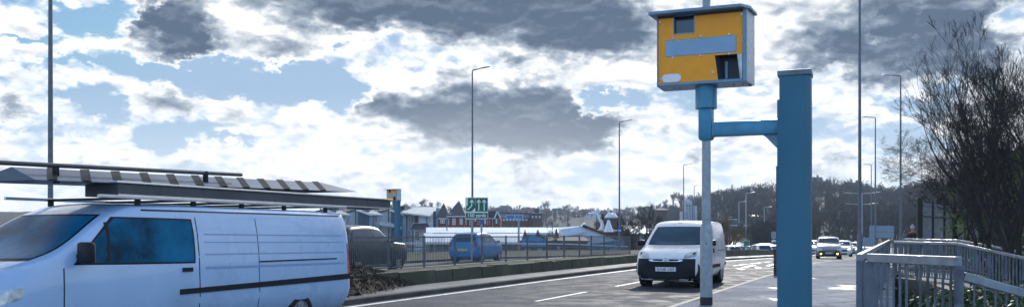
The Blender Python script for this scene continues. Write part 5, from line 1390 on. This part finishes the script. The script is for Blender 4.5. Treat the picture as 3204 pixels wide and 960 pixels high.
for x in range(1340, 1640, 22): h.block('column', WFR, x, x + 2.2, 758, .25, None, -1.4)
h.block('ridge_pipe', GALVD, 1336, 1640, 726.5, .2, 728.5, 7.3)
# gabled front with a bright blue banner
h = Bld('gabled_shop', 'small brown brick building with two sharp gables and a bright blue banner', 'shop', 1672, 88)
h.block('wall', BRICKD, 1628, 1716, 752, 6)
h.block('side_wall', BRICKD, 1716.5, 1840, 752, 5, None, .5)
h.slab('side_roof', SLATE, (1708, 752, -.2), (1845, 752, -.2), (1838, 738, 5.5), (1712, 738, 5.5), .15)
for ax in (1643, 1684): h.poly('gable', BRICKD, [(ax - 11, 754), (ax, 718), (ax + 11, 754)], 3.5, -.3)
h.poly('small_gable', BRICKD, [(1736, 745), (1742, 714), (1748, 745)], 2, -.25)
CY = mat('bright blue banner', (.03, .33, .66), .5, var=.08)
bn = h.poly('banner', CY, [(1631, 772), (1631, 749), (1650, 742), (1668, 734), (1690, 742), (1706, 750), (1706, 772)], .12, -.5)
NAV = mat('navy lettering', (.01, .05, .25), .5)
rr = random.Random(2); b = MB(); x = 1635
while x < 1702:
    w = rr.uniform(2.4, 4.0); c = h.L(x + w / 2, 755.5)
    b.box((c[0] - w * .012, -.52, c[2]), (.05, .03, .22)); b.box((c[0] + .03, -.52, c[2] + rr.choice((-.07, 0, .07))), (.08, .03, .05)); x += w + 1.4 + (3 if rr.random() < .12 else 0)
b.build('lettering', NAV, bn)
for k in (1650, 1690): h.window(k - 8, k + 8, 776, 784, -.02, (3, 1))
h.window(1745, 1753, 769, 778, .45)
# white gabled building with blue glazing
h = Bld('white_gabled_building', 'white gabled building with a dark roof edge and blue glazing, left of the bare trees', 'building', 1845, 104)
h.poly('gable_wall', RENDER, [(1760, 790), (1760, 716), (1826, 706), (1936, 749), (1936, 790)], 8, 0)
b = MB(); b.bar(h.L(1822, 705, -.2), h.L(1940, 750, -.2), .3, .2, up=(0, 1, 0)); b.build('roof_edge', TERRA, h.t)
h.slab('roof', SHED, (1757, 735, -.5), (1826, 724, -.5), (1826, 705, 7.5), (1757, 711, 7.5), .2, seams=8)
h.poly('lantern_gable', WFR, [(1822, 707), (1833, 695), (1849, 711)], 4, -.3)
h.poly('glazing', mat('blue glazing', (.05, .25, .48), .25, var=.3, scale=.8), [(1836, 790), (1836, 763), (1950, 749), (1952, 765), (1860, 790)], .3, -.6)
for k in range(9): h.block('glazing_bar', CLAD, 1842 + k * 12, 1843.2 + k * 12, 762 - k * 1.4, .15, 784 - k * 2.0, -.75)
# flat roofed brick blocks further back
h = Bld('flat_office', 'wide flat roofed building with pale blue panels above brown brick', 'building', 1610, 255); h.block('wall', BRICKD, 1560, 1658, 680, 20); h.block('panel_band', PALEC, 1560, 1657, 668, 19, 680, -.3); h.block('roof_edge', SLATE, 1555, 1661, 664.5, 21, 668, -.8)
for k in range(9): h.window(1564 + k * 10, 1570 + k * 10, 684, 690, -.02, (2, 1), fw=.2)
h = Bld('brick_warehouse', 'plain brown brick block with a pale top edge, right of the blue direction sign', 'building', 1678, 250); h.block('wall', BRICKD, 1658.5, 1697, 667, 18); h.block('coping', CONCB, 1657, 1698, 665.8, 18.4, 667, -.2); h.block('tower', SLATE, 1675, 1688, 652, 6, 666, 4)
for k in range(3): h.window(1664 + k * 11, 1669 + k * 11, 675, 681, -.02, (2, 1), fw=.2)
h = Bld('low_shed', 'low grey shed with a pale roof among the bare trees, left of the white van', 'building', 2000, 175); h.block('wall', BRICKD, 1935, 2060, 728, 14); h.slab('roof', ZINC, (1930, 729, -.8), (2064, 729, -.8), (2050, 702, 14), (1940, 702, 14), .2, seams=16); h.window(2002, 2014, 732, 749, -.02, (3, 3), fw=.1); h.window(1960, 1972, 732, 749, -.02, (3, 3), fw=.1)
h = Bld('pale_canopy', 'small dark roofed pavilion with a bright edge on the hillside above the white van', 'building', 2072, 300); h.block('wall', BRICKD, 2058, 2086, 660, 8); h.slab('roof', TERRA, (2052, 657, -1), (2092, 655, -1), (2086, 648, 9), (2062, 650, 9), .5); h.block('bright_edge', WFR, 2054, 2088, 654.5, .3, 657, -1.5)
# white industrial towers
h = Bld('white_tower_plant', 'white industrial towers with pipes rising behind the roof of the white van', 'plant', 2160, 320)
WT = mat('weathered white steel', (.42, .48, .56), .6, var=.25, scale=.4)
h.block('main_tower', WT, 2143, 2166, 627, 4); h.block('low_tower', WT, 2133, 2143, 660, 4); h.block('right_tower', WT, 2168, 2181, 643, 4); h.block('top_box', WT, 2147, 2160, 622, 3, 627, .5)
for k in range(4): h.block('window_slot', SLATE, 2146 + k * 5, 2149 + k * 5, 640, .1, 645, -.1)
for k in range(3):
    b = MB(); a = h.L(2144 + k * 9, 690, -.5); c = h.L(2144 + k * 9, 632 + k * 4, -.5); b.tube([a, c], .22, 8); b.build('pipe', GALV, h.t, True)
# pylon
h = Bld('pylon', 'faint lattice mast on the hillside behind the right side of the white van', 'mast', 2259, 420)
b = MB(); a0 = h.L(2252, 690); a1 = h.L(2267, 690); top = h.L(2259.5, 612)
for a in (a0, a1):
    for dy in (-1.2, 1.2): b.bar((a[0], dy, 0), (top[0], 0, top[2]), .18)
for k in range(7):
    u = k / 7; zz = top[2] * u; wl = a0[0] * (1 - u) + top[0] * u; wr = a1[0] * (1 - u) + top[0] * u; u2 = (k + 1) / 7
    b.bar((wl, 0, zz), (a1[0] * (1 - u2) + top[0] * u2, 0, top[2] * u2), .1); b.bar((wr, 0, zz), (a0[0] * (1 - u2) + top[0] * u2, 0, top[2] * u2), .1)
b.build('lattice', POLEG, h.t)
for x in (2255.5, 2264): b = MB(); b.bar(h.L(x, 668, -1.5), h.L(x, 643, -1.5), .35); b.build('insulator', WFR, h.t)
# roadside shops beyond the van
h = Bld('kiosk', 'white and red striped kiosk tent beyond the barrier, just right of the white van', 'shop', 2308, 150)
h.block('wall', RENDER, 2281, 2318, 768, 4); h.block('red_end', mat('red panel', (.5, .03, .04), .6), 2318.3, 2336, 764, 3.6, None, .2); 
h.slab('tent_roof', WFR, (2278, 770, -.5), (2338, 768, -.5), (2322, 757, 3), (2296, 756, 3), .1, seams=8)
for k in range(5): h.block('red_stripe', TAILR, 2284 + k * 7, 2287 + k * 7, 771, .1, 776, -.12)
for k in range(4): h.block('poster', PALEC, 2283 + k * 9, 2289 + k * 9, 778, .1, 786, -.14)
h = Bld('peach_building', 'small peach walled building with a red roof edge above the kiosk', 'building', 2315, 190); h.block('wall', PEACH, 2300, 2332, 738, 6); h.slab('roof', TERRA, (2297, 738, -.6), (2335, 735, -.6), (2330, 732, 7), (2302, 735, 7), .3); h.window(2304, 2309, 742, 748, -.02); h.window(2320, 2325, 742, 748, -.02)
h = Bld('dark_store', 'dark flat roofed store with two white panels among the distant lamp columns', 'building', 2318, 262); h.block('wall', CLAD, 2290, 2348, 706, 10); h.block('roof_edge', WFR, 2286, 2352, 703.5, 11, 706, -.5); h.block('sign_panel', WFR, 2299, 2308, 712, .2, 719, -.2); h.block('sign_panel', PALEC, 2320, 2337, 711, .2, 719, -.2); h.block('upper_store', SLATE, 2300, 2350, 690, 6, 703, 3); h.block('upper_edge', WFR, 2296, 2322, 683, 3, 686, 6)
h = Bld('hillside_canopy', 'bright edged flat canopy on the dark wooded slope', 'building', 2370, 330); h.slab('roof', ZINC, (2350, 675, -1), (2400, 678, -1), (2395, 672, 6), (2352, 670, 6), .8); h.block('wall', CONCB, 2354, 2393, 678, 4)
h = Bld('pale_roofed_unit', 'low unit with a pale roof under the viaduct, above the silver car', 'building', 2622, 330); h.block('wall', CONCB, 2592, 2655, 735, 9); h.slab('roof', RENDER, (2588, 736, -.5), (2660, 738, -.5), (2650, 722, 9), (2590, 716, 9), .4, seams=6)
# viaduct
def viaduct():
    Y = 420; x0, x1 = pw(2440, Y), pw(2760, Y); zt = pz(684, Y)
    t = thing('viaduct', 'long concrete road viaduct crossing below the wooded hill right of the blue post', 'bridge', (x0, Y, -1.5)); z = zt + 1.5
    b = MB(); b.box(((x1 - x0) / 2, 5, z - .9), (x1 - x0, 10, 1.8)); b.build('deck', CONCB, t)
    for y in (-.2, 10.2): b = MB(); b.box(((x1 - x0) / 2, y, z + .25), (x1 - x0, .35, .9)); b.build('parapet', CONCB, t)
    b = MB(); b.bar((0, -.2, z + 1.5), (x1 - x0, -.2, z + 1.5), .12)
    n = 40
    for k in range(n): b.bar(((x1 - x0) * k / n, -.2, z + .7), ((x1 - x0) * k / n, -.2, z + 1.5), .12)
    b.build('hand_rail', GALV, t)
    for k in range(6): b = MB(); b.box(((x1 - x0) * (k + .5) / 6, 5, (z - 1.8) / 2 - 1), (1.4, 7, z + .2)); b.build('pier', CONCB, t)
viaduct()
# houses on the hills: built once, copied
def hill_house(m_roof, m_wall, label):
    t = thing('hill_house', label, 'house', (0, 0, 0)); w, d, h_ = 9, 8, 5.2
    b = MB(); b.box((0, 0, h_ / 2 - 1), (w, d, h_ + 2)); b.build('wall', m_wall, t)
    b = MB(); b.add([(-w / 2 - .4, -d / 2 - .5, h_), (w / 2 + .4, -d / 2 - .5, h_), (w / 2 + .4, d / 2 + .5, h_), (-w / 2 - .4, d / 2 + .5, h_), (-w / 2 - .4, 0, h_ + 3.0), (w / 2 + .4, 0, h_ + 3.0)], [(0, 1, 5, 4), (2, 3, 4, 5), (0, 4, 3), (1, 2, 5), (0, 3, 2, 1)])
    rf = b.build('roof', m_roof, t); b = MB(); b.box((w * .3, .3, h_ + 3.2), (.9, .9, 1.8)); b.build('chimney', m_wall, rf)
    for x in (-2.6, 2.6):
        for z in (1.4, 4.0): b = MB(); b.box((x, -d / 2 - .03, z), (1.5, .08, 1.2)); b.build('window', WFR, t)
    return t
PR = [hill_house(TERRA, BRICKD, ''), hill_house(SLATE, RENDER, ''), hill_house(SLATE, BRICKD, '')]
rr = random.Random(11); used = [False] * 3; nh = 0
spots = []
for (a, c, r0, r1, n, zlift) in [(1545, 1720, 690, 815, 13, 0), (1740, 1905, 660, 815, 11, 0), (1240, 1370, 740, 815, 5, 0), (1905, 2060, 700, 810, 4, 0)]:
    for k in range(n): spots.append((a + (c - a) * (k + rr.uniform(.1, .9)) / n, rr.uniform(r0, r1), 'houses scattered over the far left hillside'))
for px in (2512, 2540, 2572, 2668, 2700, 2745, 2775, 3): 
    if px > 100: spots.append((px, 528, 'houses along the top of the right-hand hill'))
DESC = ['red tiled', 'pale walled', 'grey roofed']
for i, (px, Y, grp) in enumerate(spots):
    k = rr.choice((0, 0, 1, 2)) if Y != 528 else 2
    o = PR[k] if not used[k] else copy_tree(PR[k]); used[k] = True
    x = pw(px, Y); o.location = (x, Y, H(x, Y) + (-.8 if Y != 528 else 3.6)); o.rotation_euler.z = rr.uniform(-.7, .7); s_ = rr.uniform(.85, 1.2) * (.72 if Y != 528 else 1); o.scale = (s_, s_, s_)
    o['group'] = grp; o['label'] = ('small %s house among trees on the far left hillside' % DESC[k]) if Y != 528 else 'dark roofed house on the skyline of the right-hand hill'
# steel stacks standing on a roof: curved one, vessel, little pyramid
STK = mat('white steel stack', (.66, .70, .74), .35, .2, var=.12)
h = Bld('stack_roof', 'low dark building whose roof carries the white curved stack and the vessel', 'building', 1905, 128); h.block('wall', BRICKD, 1862, 1950, 727, 8); h.block('roof_slab', SLATE, 1858, 1954, 725, 9, 727, -.4)
Y = 129; gz2 = pz(725, Y)
o = bpy.data.objects.new('curved_stack', None); COL.objects.link(o); o.location = (pw(1884, Y), Y + 2, gz2); tag(o, 'white curved steel stack with a branching top standing on a round tray', 'sculpture')
k = Y / F
b = MB(); pts_ = [(0, 0, .2), (.25, 0, .9), (.1, 0, 1.5), (-.35, 0, 2.05), (-.5, 0, 2.6)]; b.tube(pts_, [.34, .3, .24, .17, .13], 12); b.build('stem', STK, o, True)
b = MB(); b.lathe([(.3, -.6), (.75, .1), (.9, .3), (.3, .35)], 16); b.build('tray', STK, o, True)
b = MB()
for dx, dz in ((-.9, .45), (-.5, .8), (0, .9), (.45, .6), (-1.3, .1)): b.tube([(-.5, 0, 2.55), (-.5 + dx * .5, 0, 2.6 + dz * .4), (-.5 + dx, 0, 2.6 + dz)], [.1, .08, .14], 8)
b.build('branches', STK, o, True)
o = bpy.data.objects.new('steel_vessel', None); COL.objects.link(o); o.location = (pw(1915, Y), Y + 1, gz2); tag(o, 'tall grey steel vessel narrowing to its foot with two white necks on top', 'sculpture')
b = MB(); b.lathe([(.3, .3), (.42, .8), (.9, 2.0)], 18); b.build('cone', GALVD, o, True)
b = MB(); b.lathe([(.92, 2.0), (.98, 2.15), (.75, 2.5), (.3, 2.75)], 18); b.build('shoulder', STK, o, True)
for x in (-.4, .45): b = MB(); b.tube([(x, 0, 2.4), (x * 1.0, 0, 2.95), (x * .9, 0, 3.2)], [.25, .15, .24], 12); b.build('neck', STK, o, True)
b = MB(); b.lathe([(.2, -.1), (.85, .15), (.85, .32), (.2, .34)], 16); b.build('tray', STK, o, True)
b = MB(); b.lathe([(.75, 0), (.5, .7), (.15, 1.7), (.02, 1.75)], 6); o = b.build('white_cowl', STK, loc=(pw(1903, Y), Y - .5, gz2)); tag(o, 'small white pointed roof cowl between the curved stack and the vessel', 'cowl')

# ------------------------------------------------------------------ trees
BARK = mat('dark bark', (.028, .024, .022), .95, var=.5, scale=5, bump=.5, bscale=30)
BARKG = mat('mossy bark', (.045, .052, .028), .95, var=.5, scale=4, bump=.5, bscale=30)
TWIG = mat('far bare twigs', (.030, .028, .030), .95, var=.35, scale=.12, col2=(.048, .036, .032), c2=(.45, .65))
TWIGR = mat('reddish twigs', (.050, .032, .030), .95, var=.4, scale=.4)
EVER = mat('evergreen leaves', (.022, .045, .018), .8, var=.6, scale=2)
IVY = mat('ivy leaves', (.028, .065, .018), .6, var=.6, scale=5)
LIME = mat('fresh leaves', (.13, .19, .03), .7, var=.5, scale=5)
def grow(rr, h, r0, levels, spread=.55, n0=5, up=.25, wob=.12, lean=(0, 0), trunk=.25, kids=(3, 5), lr=.68, minr=.004, kink=5):
    """bare tree as list of (points, radii); level 0 is the trunk"""
    out = []
    def branch(p, d, L, r, lv):
        pts, rs = [p.copy()], [r]; n = kink if lv < 2 else 3; q = p.copy(); dd = d.copy()
        for i in range(n):
            dd = (dd + Vector((rr.gauss(0, wob), rr.gauss(0, wob), rr.gauss(0, wob * .6) + up * .12))).normalized()
            q = q + dd * (L / n); pts.append(q.copy()); rs.append(max(minr * .6, r * (1 - .62 * (i + 1) / n)))
        out.append((lv, pts, rs))
        if lv >= levels: return
        k = rr.randint(*kids) if lv else n0
        for j in range(k):
            u = rr.uniform(.3 if lv else trunk, 1.0) if j else 1.0
            f = u * n; i = min(n - 1, int(f)); a = pts[i].lerp(pts[i + 1], f - i); ra = rs[i] * (1 - (f - i)) + rs[i + 1] * (f - i)
            ax = Vector((rr.gauss(0, 1), rr.gauss(0, 1), rr.gauss(0, .35))); ax = (ax - dd * ax.dot(dd)); ax.normalize()
            nd = (dd + ax * rr.uniform(spread * .6, spread * 1.4) + Vector((0, 0, up))).normalized()
            branch(a, nd, L * lr * rr.uniform(.75, 1.15) * (1.15 - .35 * u), max(minr, ra * (.72 if j else .9)), lv + 1)
    branch(Vector((0, 0, 0)), Vector((lean[0], lean[1], 1)).normalized(), h * .42, r0, 0)
    return out
def tree_meshes(segs, sides=(9, 7, 5, 4, 3, 3, 3)):
    tr, cr = MB(), MB()
    for lv, pts, rs in segs:
        (tr if lv < 1 else cr).tube(pts, rs, sides[min(lv, 6)], caps=False)
    return tr, cr
def bare_tree(name, label, loc, h, r0, levels, seed, m=BARK, mc=None, group=None, multi=1, **kw):
    rr = random.Random(seed); t = thing(name, label, 'tree', loc, rr.uniform(0, 6), group)
    tr, cr = MB(), MB()
    for k in range(multi):
        kw2 = dict(kw)
        if multi > 1: a = 2 * math.pi * k / multi; kw2['lean'] = (math.cos(a) * .27, math.sin(a) * .27)
        a_, c_ = tree_meshes(grow(rr, h, r0, levels, **kw2)); o = len(tr.v)
        tr.add(a_.v, a_.f); cr.add(c_.v, c_.f)
    tr.build('trunk', m, t, True); cr.build('crown', mc or m, t)
    t['_h'] = h; del t['_h']
    return t
NG = 'bare trees behind the railings on the right'
def rt(px, Y, z, h, r0, lv, seed, lab, **kw):
    t = bare_tree('bare_tree', lab, (pw(px, Y), Y, z), h, r0, lv, seed, group=NG, **kw); t.rotation_euler.z = {33: 4.71, 35: 1.57, 32: 1.57}.get(seed, 0); return t
KW = dict(kids=(2, 5), minr=.005)
rt(3215, 31, -1.6, 12.5, .12, 6, 37, 'bare tree crowded between the two largest at the right edge', multi=3, n0=5, spread=.5, up=.16, lr=.68, **KW)
rt(3170, 54, .0, 12.5, .12, 6, 38, 'bare tree standing directly behind the slanting stems', multi=2, n0=6, spread=.6, up=.12, lr=.68, **KW)
rt(3185, 26, -1.5, 11.2, .11, 6, 31, 'large dark bare tree of many stems nearest the right edge', multi=3, n0=5, spread=.36, up=.22, lr=.66, **KW)
rt(3165, 33, -1.4, 11.0, .10, 6, 32, 'bare tree with long slanting stems left of the largest one', multi=3, n0=5, spread=.42, up=.16, lr=.64, **KW)
rt(3250, 27, -1.6, 12.0, .13, 5, 33, 'bare tree half outside the right edge', multi=2, n0=6, spread=.45, m=BARKG, mc=BARK, **KW)
rt(2985, 46, -.2, 9.4, .10, 6, 34, 'lower bare tree over the middle of the palisade fence', multi=3, n0=6, spread=.8, up=.02, **KW)
rt(2915, 62, .1, 10.5, .11, 5, 35, 'thin pale bare tree over the left end of the palisade fence', multi=2, n0=5, spread=.55, up=.10, **KW)
rt(3120, 40, -.5, 14.0, .16, 5, 36, 'tall bare tree behind the stems at the right edge', multi=2, n0=6, spread=.55, m=BARKG, mc=BARK, **KW)
rt(3030, 38, -1.2, 7.6, .07, 6, 39, 'slender many stemmed bare tree leaning over the palisade fence', multi=2, n0=5, spread=.42, up=.2, lr=.6, **KW)
# bare trees of the middle distance
MG = 'bare trees left of the white van'
for px, Y, top, r0, seed, lab in [(1905, 150, 586, .3, 41, 'tall rounded bare tree at the left of the clump'), (1962, 140, 598, .3, 42, 'bare tree in the middle of the clump behind the blue plated column'), (2018, 138, 596, .32, 43, 'widest bare tree at the right of the clump'), (2062, 160, 618, .25, 44, 'small bare tree nearest the white van roof'), (1930, 170, 600, .28, 45, 'pale bare tree standing behind the clump')]:
    x = pw(px, Y); z = gz_(x, Y); bare_tree('bare_tree', lab, (x, Y, z), (pz(top, Y) - z) * .98, r0, 5, seed, m=BARK, mc=TWIG, group=MG, n0=8, spread=.6, kids=(3, 5), minr=.022, up=.15, trunk=.35)
x = pw(1727, 92); z = gz_(x, 92); bare_tree('slim_tree', 'slim upright bare tree standing alone against the sky in the middle distance', (x, 92, z), (pz(572, 92) - z) * 1.05, .13, 4, 51, n0=14, spread=.55, kids=(2, 4), lr=.42, minr=.012, trunk=.4, wob=.05)
x = pw(1690, 84); z = gz_(x, 84); bare_tree('weeping_tree', 'low spreading bare tree in front of the pale hall roof', (x, 84, z), (pz(706, 84) - z) * .98, .12, 5, 52, n0=8, spread=.9, kids=(3, 4), lr=.62, minr=.010, up=-.02, trunk=.5)
x = pw(2290, 125); bare_tree('willow', 'yellowish bare willow just right of the white van', (x, 125, -1.7), 7.4, .2, 5, 53, mc=mat('willow twigs', (.16, .12, .06), .9, var=.3, scale=.6), n0=9, spread=.6, kids=(4, 5), minr=.02, up=.02)
# skyline trees one can tell apart
SG = 'bare trees along the far skyline'
protos = [bare_tree('skyline_tree', '', (0, 0, 0), 14, .30, 4, 60 + k, m=TWIG, group=SG, n0=7, spread=.5, kids=(3, 5), minr=.05, up=.2, trunk=.5) for k in range(4)]
sky_spots = [(1142, 780, .8), (1160, 790, .9), (1178, 780, .85), (1198, 800, 1.0), (1270, 800, 1.0), (1288, 790, .8), (1316, 790, 1.1), (1332, 800, 1.2), (1350, 790, 1.1), (1368, 800, 1.05), (1388, 800, .7), (1440, 800, .7), (1520, 810, .7), (1548, 810, .8), (1566, 800, .7), (1642, 800, .9), (1655, 805, 1.0), (1690, 800, .85), (1708, 800, 1.0), (1712, 800, 1.1), (1762, 800, .9), (1776, 800, .9), (1812, 800, .7)]
sky_spots += [(2085 + k * 17 + (k * 37 % 11), 640 - k * 4, .9 + (k * 29 % 10) * .05) for k in range(28)] + [(2590 + k * 20 + (k * 31 % 9), 522, .8 + (k * 13 % 10) * .04) for k in range(12)]
rr = random.Random(8)
for i, (px, Y, s_) in enumerate(sky_spots):
    o = protos[i] if i < 4 else copy_tree(protos[i % 4]); x = pw(px, Y); o.location = (x, Y, H(x, Y) - .5); o.rotation_euler.z = rr.uniform(0, 6); o.scale = (s_,) * 3
    o['label'] = 'small bare tree among those lining the far left skyline' if px < 2000 else 'bare tree among those lining the top of the wooded right-hand hill'
    o['group'] = SG if px < 2000 else 'bare trees along the top of the right-hand hill'

# woods as one mass each
def forest(name, label, cells, m, seed, h=(8, 12), r=.22, lv=3, nproto=5, **kw):
    rr = random.Random(seed); pr = []
    for k in range(nproto):
        segs = grow(rr, 1.0, .02, lv, n0=kw.get('n0', 6), spread=kw.get('spread', .5), kids=kw.get('kids', (3, 4)), minr=kw.get('minr', .0045), up=.2, trunk=.35, kink=3)
        mb = MB()
        for l, pts, rs in segs: mb.tube(pts[::2] + ([pts[-1]] if len(pts) % 2 == 0 else []), (rs[::2] + ([rs[-1]] if len(rs) % 2 == 0 else [])), 3, caps=False)
        pr.append((np.array(mb.v, dtype=np.float32), np.array(mb.f, dtype=np.int32)))
    Vs, Fs, o = [], [], 0
    for (x, y, z, hh) in cells(rr):
        v, f = rr.choice(pr); a = rr.uniform(0, 6.28); ca, sa = math.cos(a), math.sin(a); w = hh * rr.uniform(.9, 1.3)
        q = np.empty_like(v); q[:, 0] = (v[:, 0] * ca - v[:, 1] * sa) * w + x; q[:, 1] = (v[:, 0] * sa + v[:, 1] * ca) * w + y; q[:, 2] = v[:, 2] * hh * 1.05 + z
        Vs.append(q); Fs.append(f + o); o += len(v)
    V_ = np.concatenate(Vs); F_ = np.concatenate(Fs); me = bpy.data.meshes.new(name)
    me.vertices.add(len(V_)); me.vertices.foreach_set('co', V_.ravel()); me.loops.add(F_.size); me.loops.foreach_set('vertex_index', F_.ravel())
    me.polygons.add(len(F_)); me.polygons.foreach_set('loop_start', np.arange(0, F_.size, 4, dtype=np.int32)); me.update(calc_edges=True)
    me.materials.append(m); ob = bpy.data.objects.new(name, me); COL.objects.link(ob); tag(ob, label, 'wood', kind='stuff'); return ob
def hill_cells(rr):
    out = []
    for _ in range(1500):
        az = math.atan((rr.uniform(2040, 3300) - CX) / F); r = rr.uniform(250, 560); x, y = r * math.sin(az), r * math.cos(az)
        if 360 < y < 450 and 2430 < CX + F * x / y < 2780 and r < 440: continue
        out.append((x, y, H(x, y) - .5, rr.uniform(9, 14)))
    return out
forest('hill_wood', 'bare winter woodland covering the right-hand hill', hill_cells, TWIG, 71, minr=.007)
def left_cells(rr):
    out = []
    for _ in range(1700):
        px = rr.uniform(1000, 2120); r = rr.uniform(330, 830)
        if 1785 < px < 1900 and 500 < r < 640: continue
        az = math.atan((px - CX) / F); x, y = r * math.sin(az), r * math.cos(az); out.append((x, y, H(x, y) - .5, rr.uniform(5, 9)))
    return out
forest('valley_wood', 'bare trees and hedges scattered over the far left hillside', left_cells, TWIG, 72, minr=.009)
def town_cells(rr):
    out = []
    for _ in range(240):
        px = rr.uniform(1560, 2260); r = rr.uniform(180, 330); az = math.atan((px - CX) / F); x, y = r * math.sin(az), r * math.cos(az); out.append((x, y, gz_(x, y), rr.uniform(5, 8.5)))
    return out
forest('town_trees', 'bare street trees and bushes massed across the valley floor', town_cells, TWIG, 73, minr=.006, lv=4, kids=(3, 4))
def red_cells(rr):
    out = []
    for _ in range(150):
        px = rr.uniform(2745, 3260); Y = rr.uniform(62, 135); x = pw(px, Y)
        if kd(x, Y)[0] > -11: continue
        top = 590 if px > 2800 else 640; out.append((x, Y, H(x, Y) - .2, min(14, (pz(top, Y) + 1) * rr.uniform(.55, .95))))
    return out
forest('roadside_scrub', 'tangled reddish bare scrub behind the footway on the right', red_cells, TWIGR, 74, lv=4, kids=(3, 4), minr=.0035)
def dark_cells(rr):
    out = []
    for _ in range(70):
        px = rr.uniform(2352, 2440); Y = rr.uniform(190, 235); out.append((pw(px, Y), Y, -1.8, rr.uniform(5, 7.5)))
    for _ in range(60):
        px = rr.uniform(2535, 2730); Y = rr.uniform(255, 330); out.append((pw(px, Y), Y, -1.9, rr.uniform(4, 6.5)))
    return out
forest('junction_scrub', 'dark dense scrub beside the distant junction', dark_cells, TWIG, 75, lv=4, kids=(4, 4), minr=.012)

def leaf_cloud(mb, rr, c, s, n, leaf):
    for _ in range(n):
        u = Vector((rr.gauss(0, .42), rr.gauss(0, .42), rr.gauss(0, .42)))
        p = Vector((c[0] + u.x * s[0], c[1] + u.y * s[1], c[2] + u.z * s[2]))
        a = Vector((rr.gauss(0, 1), rr.gauss(0, 1), rr.gauss(0, .7))).normalized() * leaf * rr.uniform(.6, 1.4); q = Vector((rr.gauss(0, 1), rr.gauss(0, 1), rr.gauss(0, 1))).normalized() * leaf * .6
        mb.add([p - a, p + q, p + a, p - q], [(0, 1, 2, 3)])
def bush(name, label, cat, px, Y, z, w, h, n, leaf, m, seed, group=None, cone=False):
    rr = random.Random(seed); t = thing(name, label, cat, (pw(px, Y), Y, z), 0, group); b = MB()
    for k in range(max(6, n // 90)):
        u = rr.random(); ww = w * (1 - u * .85 if cone else math.sin(math.pi * min(1, u * .8 + .2)) ** .6) * .5; a = rr.uniform(0, 6.28); q = ww * rr.random() ** .5
        leaf_cloud(b, rr, (math.cos(a) * q, math.sin(a) * q, h * (.08 + u * .9)), (w * .16, w * .16, h * .07), 90, leaf)
    b.build('crown', m, t); b = MB(); b.tube([(0, 0, -.3), (0, 0, h * .7)], [w * .04, w * .015], 7); b.build('trunk', BARK, t, True); return t
CG = 'dark evergreens beside the junction'
bush('conifer', 'dark conifer touching the right edge of the blue post', 'tree', 2548, 240, -1.8, 4.2, 6.4, 2600, .22, EVER, 81, CG, True)
bush('conifer', 'dark conifer in front of the pale roofed unit', 'tree', 2616, 235, -1.8, 3.4, 4.6, 2200, .2, EVER, 82, CG, True)
bush('conifer', 'broad dark conifer left of the tall column, above the silver car', 'tree', 2636, 238, -1.8, 4.0, 4.4, 2400, .2, EVER, 83, CG)
bush('conifer', 'narrow dark conifer in the clump of bare trees above the low shed', 'tree', 1966, 150, -6.2, 4.0, 8.6, 2600, .2, EVER, 84, CG, True)
bush('ivy_bush', 'dark ivy bush below the ramp railing at the bottom right', 'bush', 3120, 15, -2.8, 5.4, 3.4, 9000, .055, IVY, 85, 'ivy bushes around the ramp')
bush('ivy_bush', 'dark ivy bush behind the bars of the nearest railing', 'bush', 2990, 19, -3.0, 5.4, 3.2, 7000, .055, IVY, 86, 'ivy bushes around the ramp')
bush('evergreen_bush', 'bright green leafy bush high behind the bare stems at the right edge', 'bush', 3170, 44, -.5, 7, 6.2, 9000, .10, LIME, 87, 'leafy bushes behind the bare trees')
bush('evergreen_bush', 'dull green bush low behind the bare stems, right of the palisade fence', 'bush', 3150, 38, -1.5, 6, 3.2, 8000, .07, IVY, 88, 'leafy bushes behind the bare trees')
bush('evergreen_bush', 'dark green bush behind the ramp railings at the right edge', 'bush', 3200, 33, -2.2, 7, 3.4, 8000, .07, IVY, 89, 'leafy bushes behind the bare trees')

# ------------------------------------------------------------------ air
hz = MB().box((0, 0, -10), (3400, 3400, 190)).build('haze', bpy.data.materials.new('haze air'))
tag(hz, 'thin pale blue winter air', 'haze', kind='stuff'); hm = hz.data.materials[0]; hm.use_nodes = True; nt = hm.node_tree; nt.nodes.clear()
pv = nt.nodes.new('ShaderNodeVolumePrincipled'); pv.inputs['Color'].default_value = (.62, .78, 1, 1); pv.inputs['Density'].default_value = .00026; pv.inputs['Anisotropy'].default_value = .25
ou = nt.nodes.new('ShaderNodeOutputMaterial'); nt.links.new(pv.outputs[0], ou.inputs['Volume'])
SC.cycles.volume_step_rate = 1.0; SC.cycles.volume_max_steps = 64
SC.cycles.max_bounces = 6; SC.cycles.volume_bounces = 0
SC.cycles.use_denoising = True
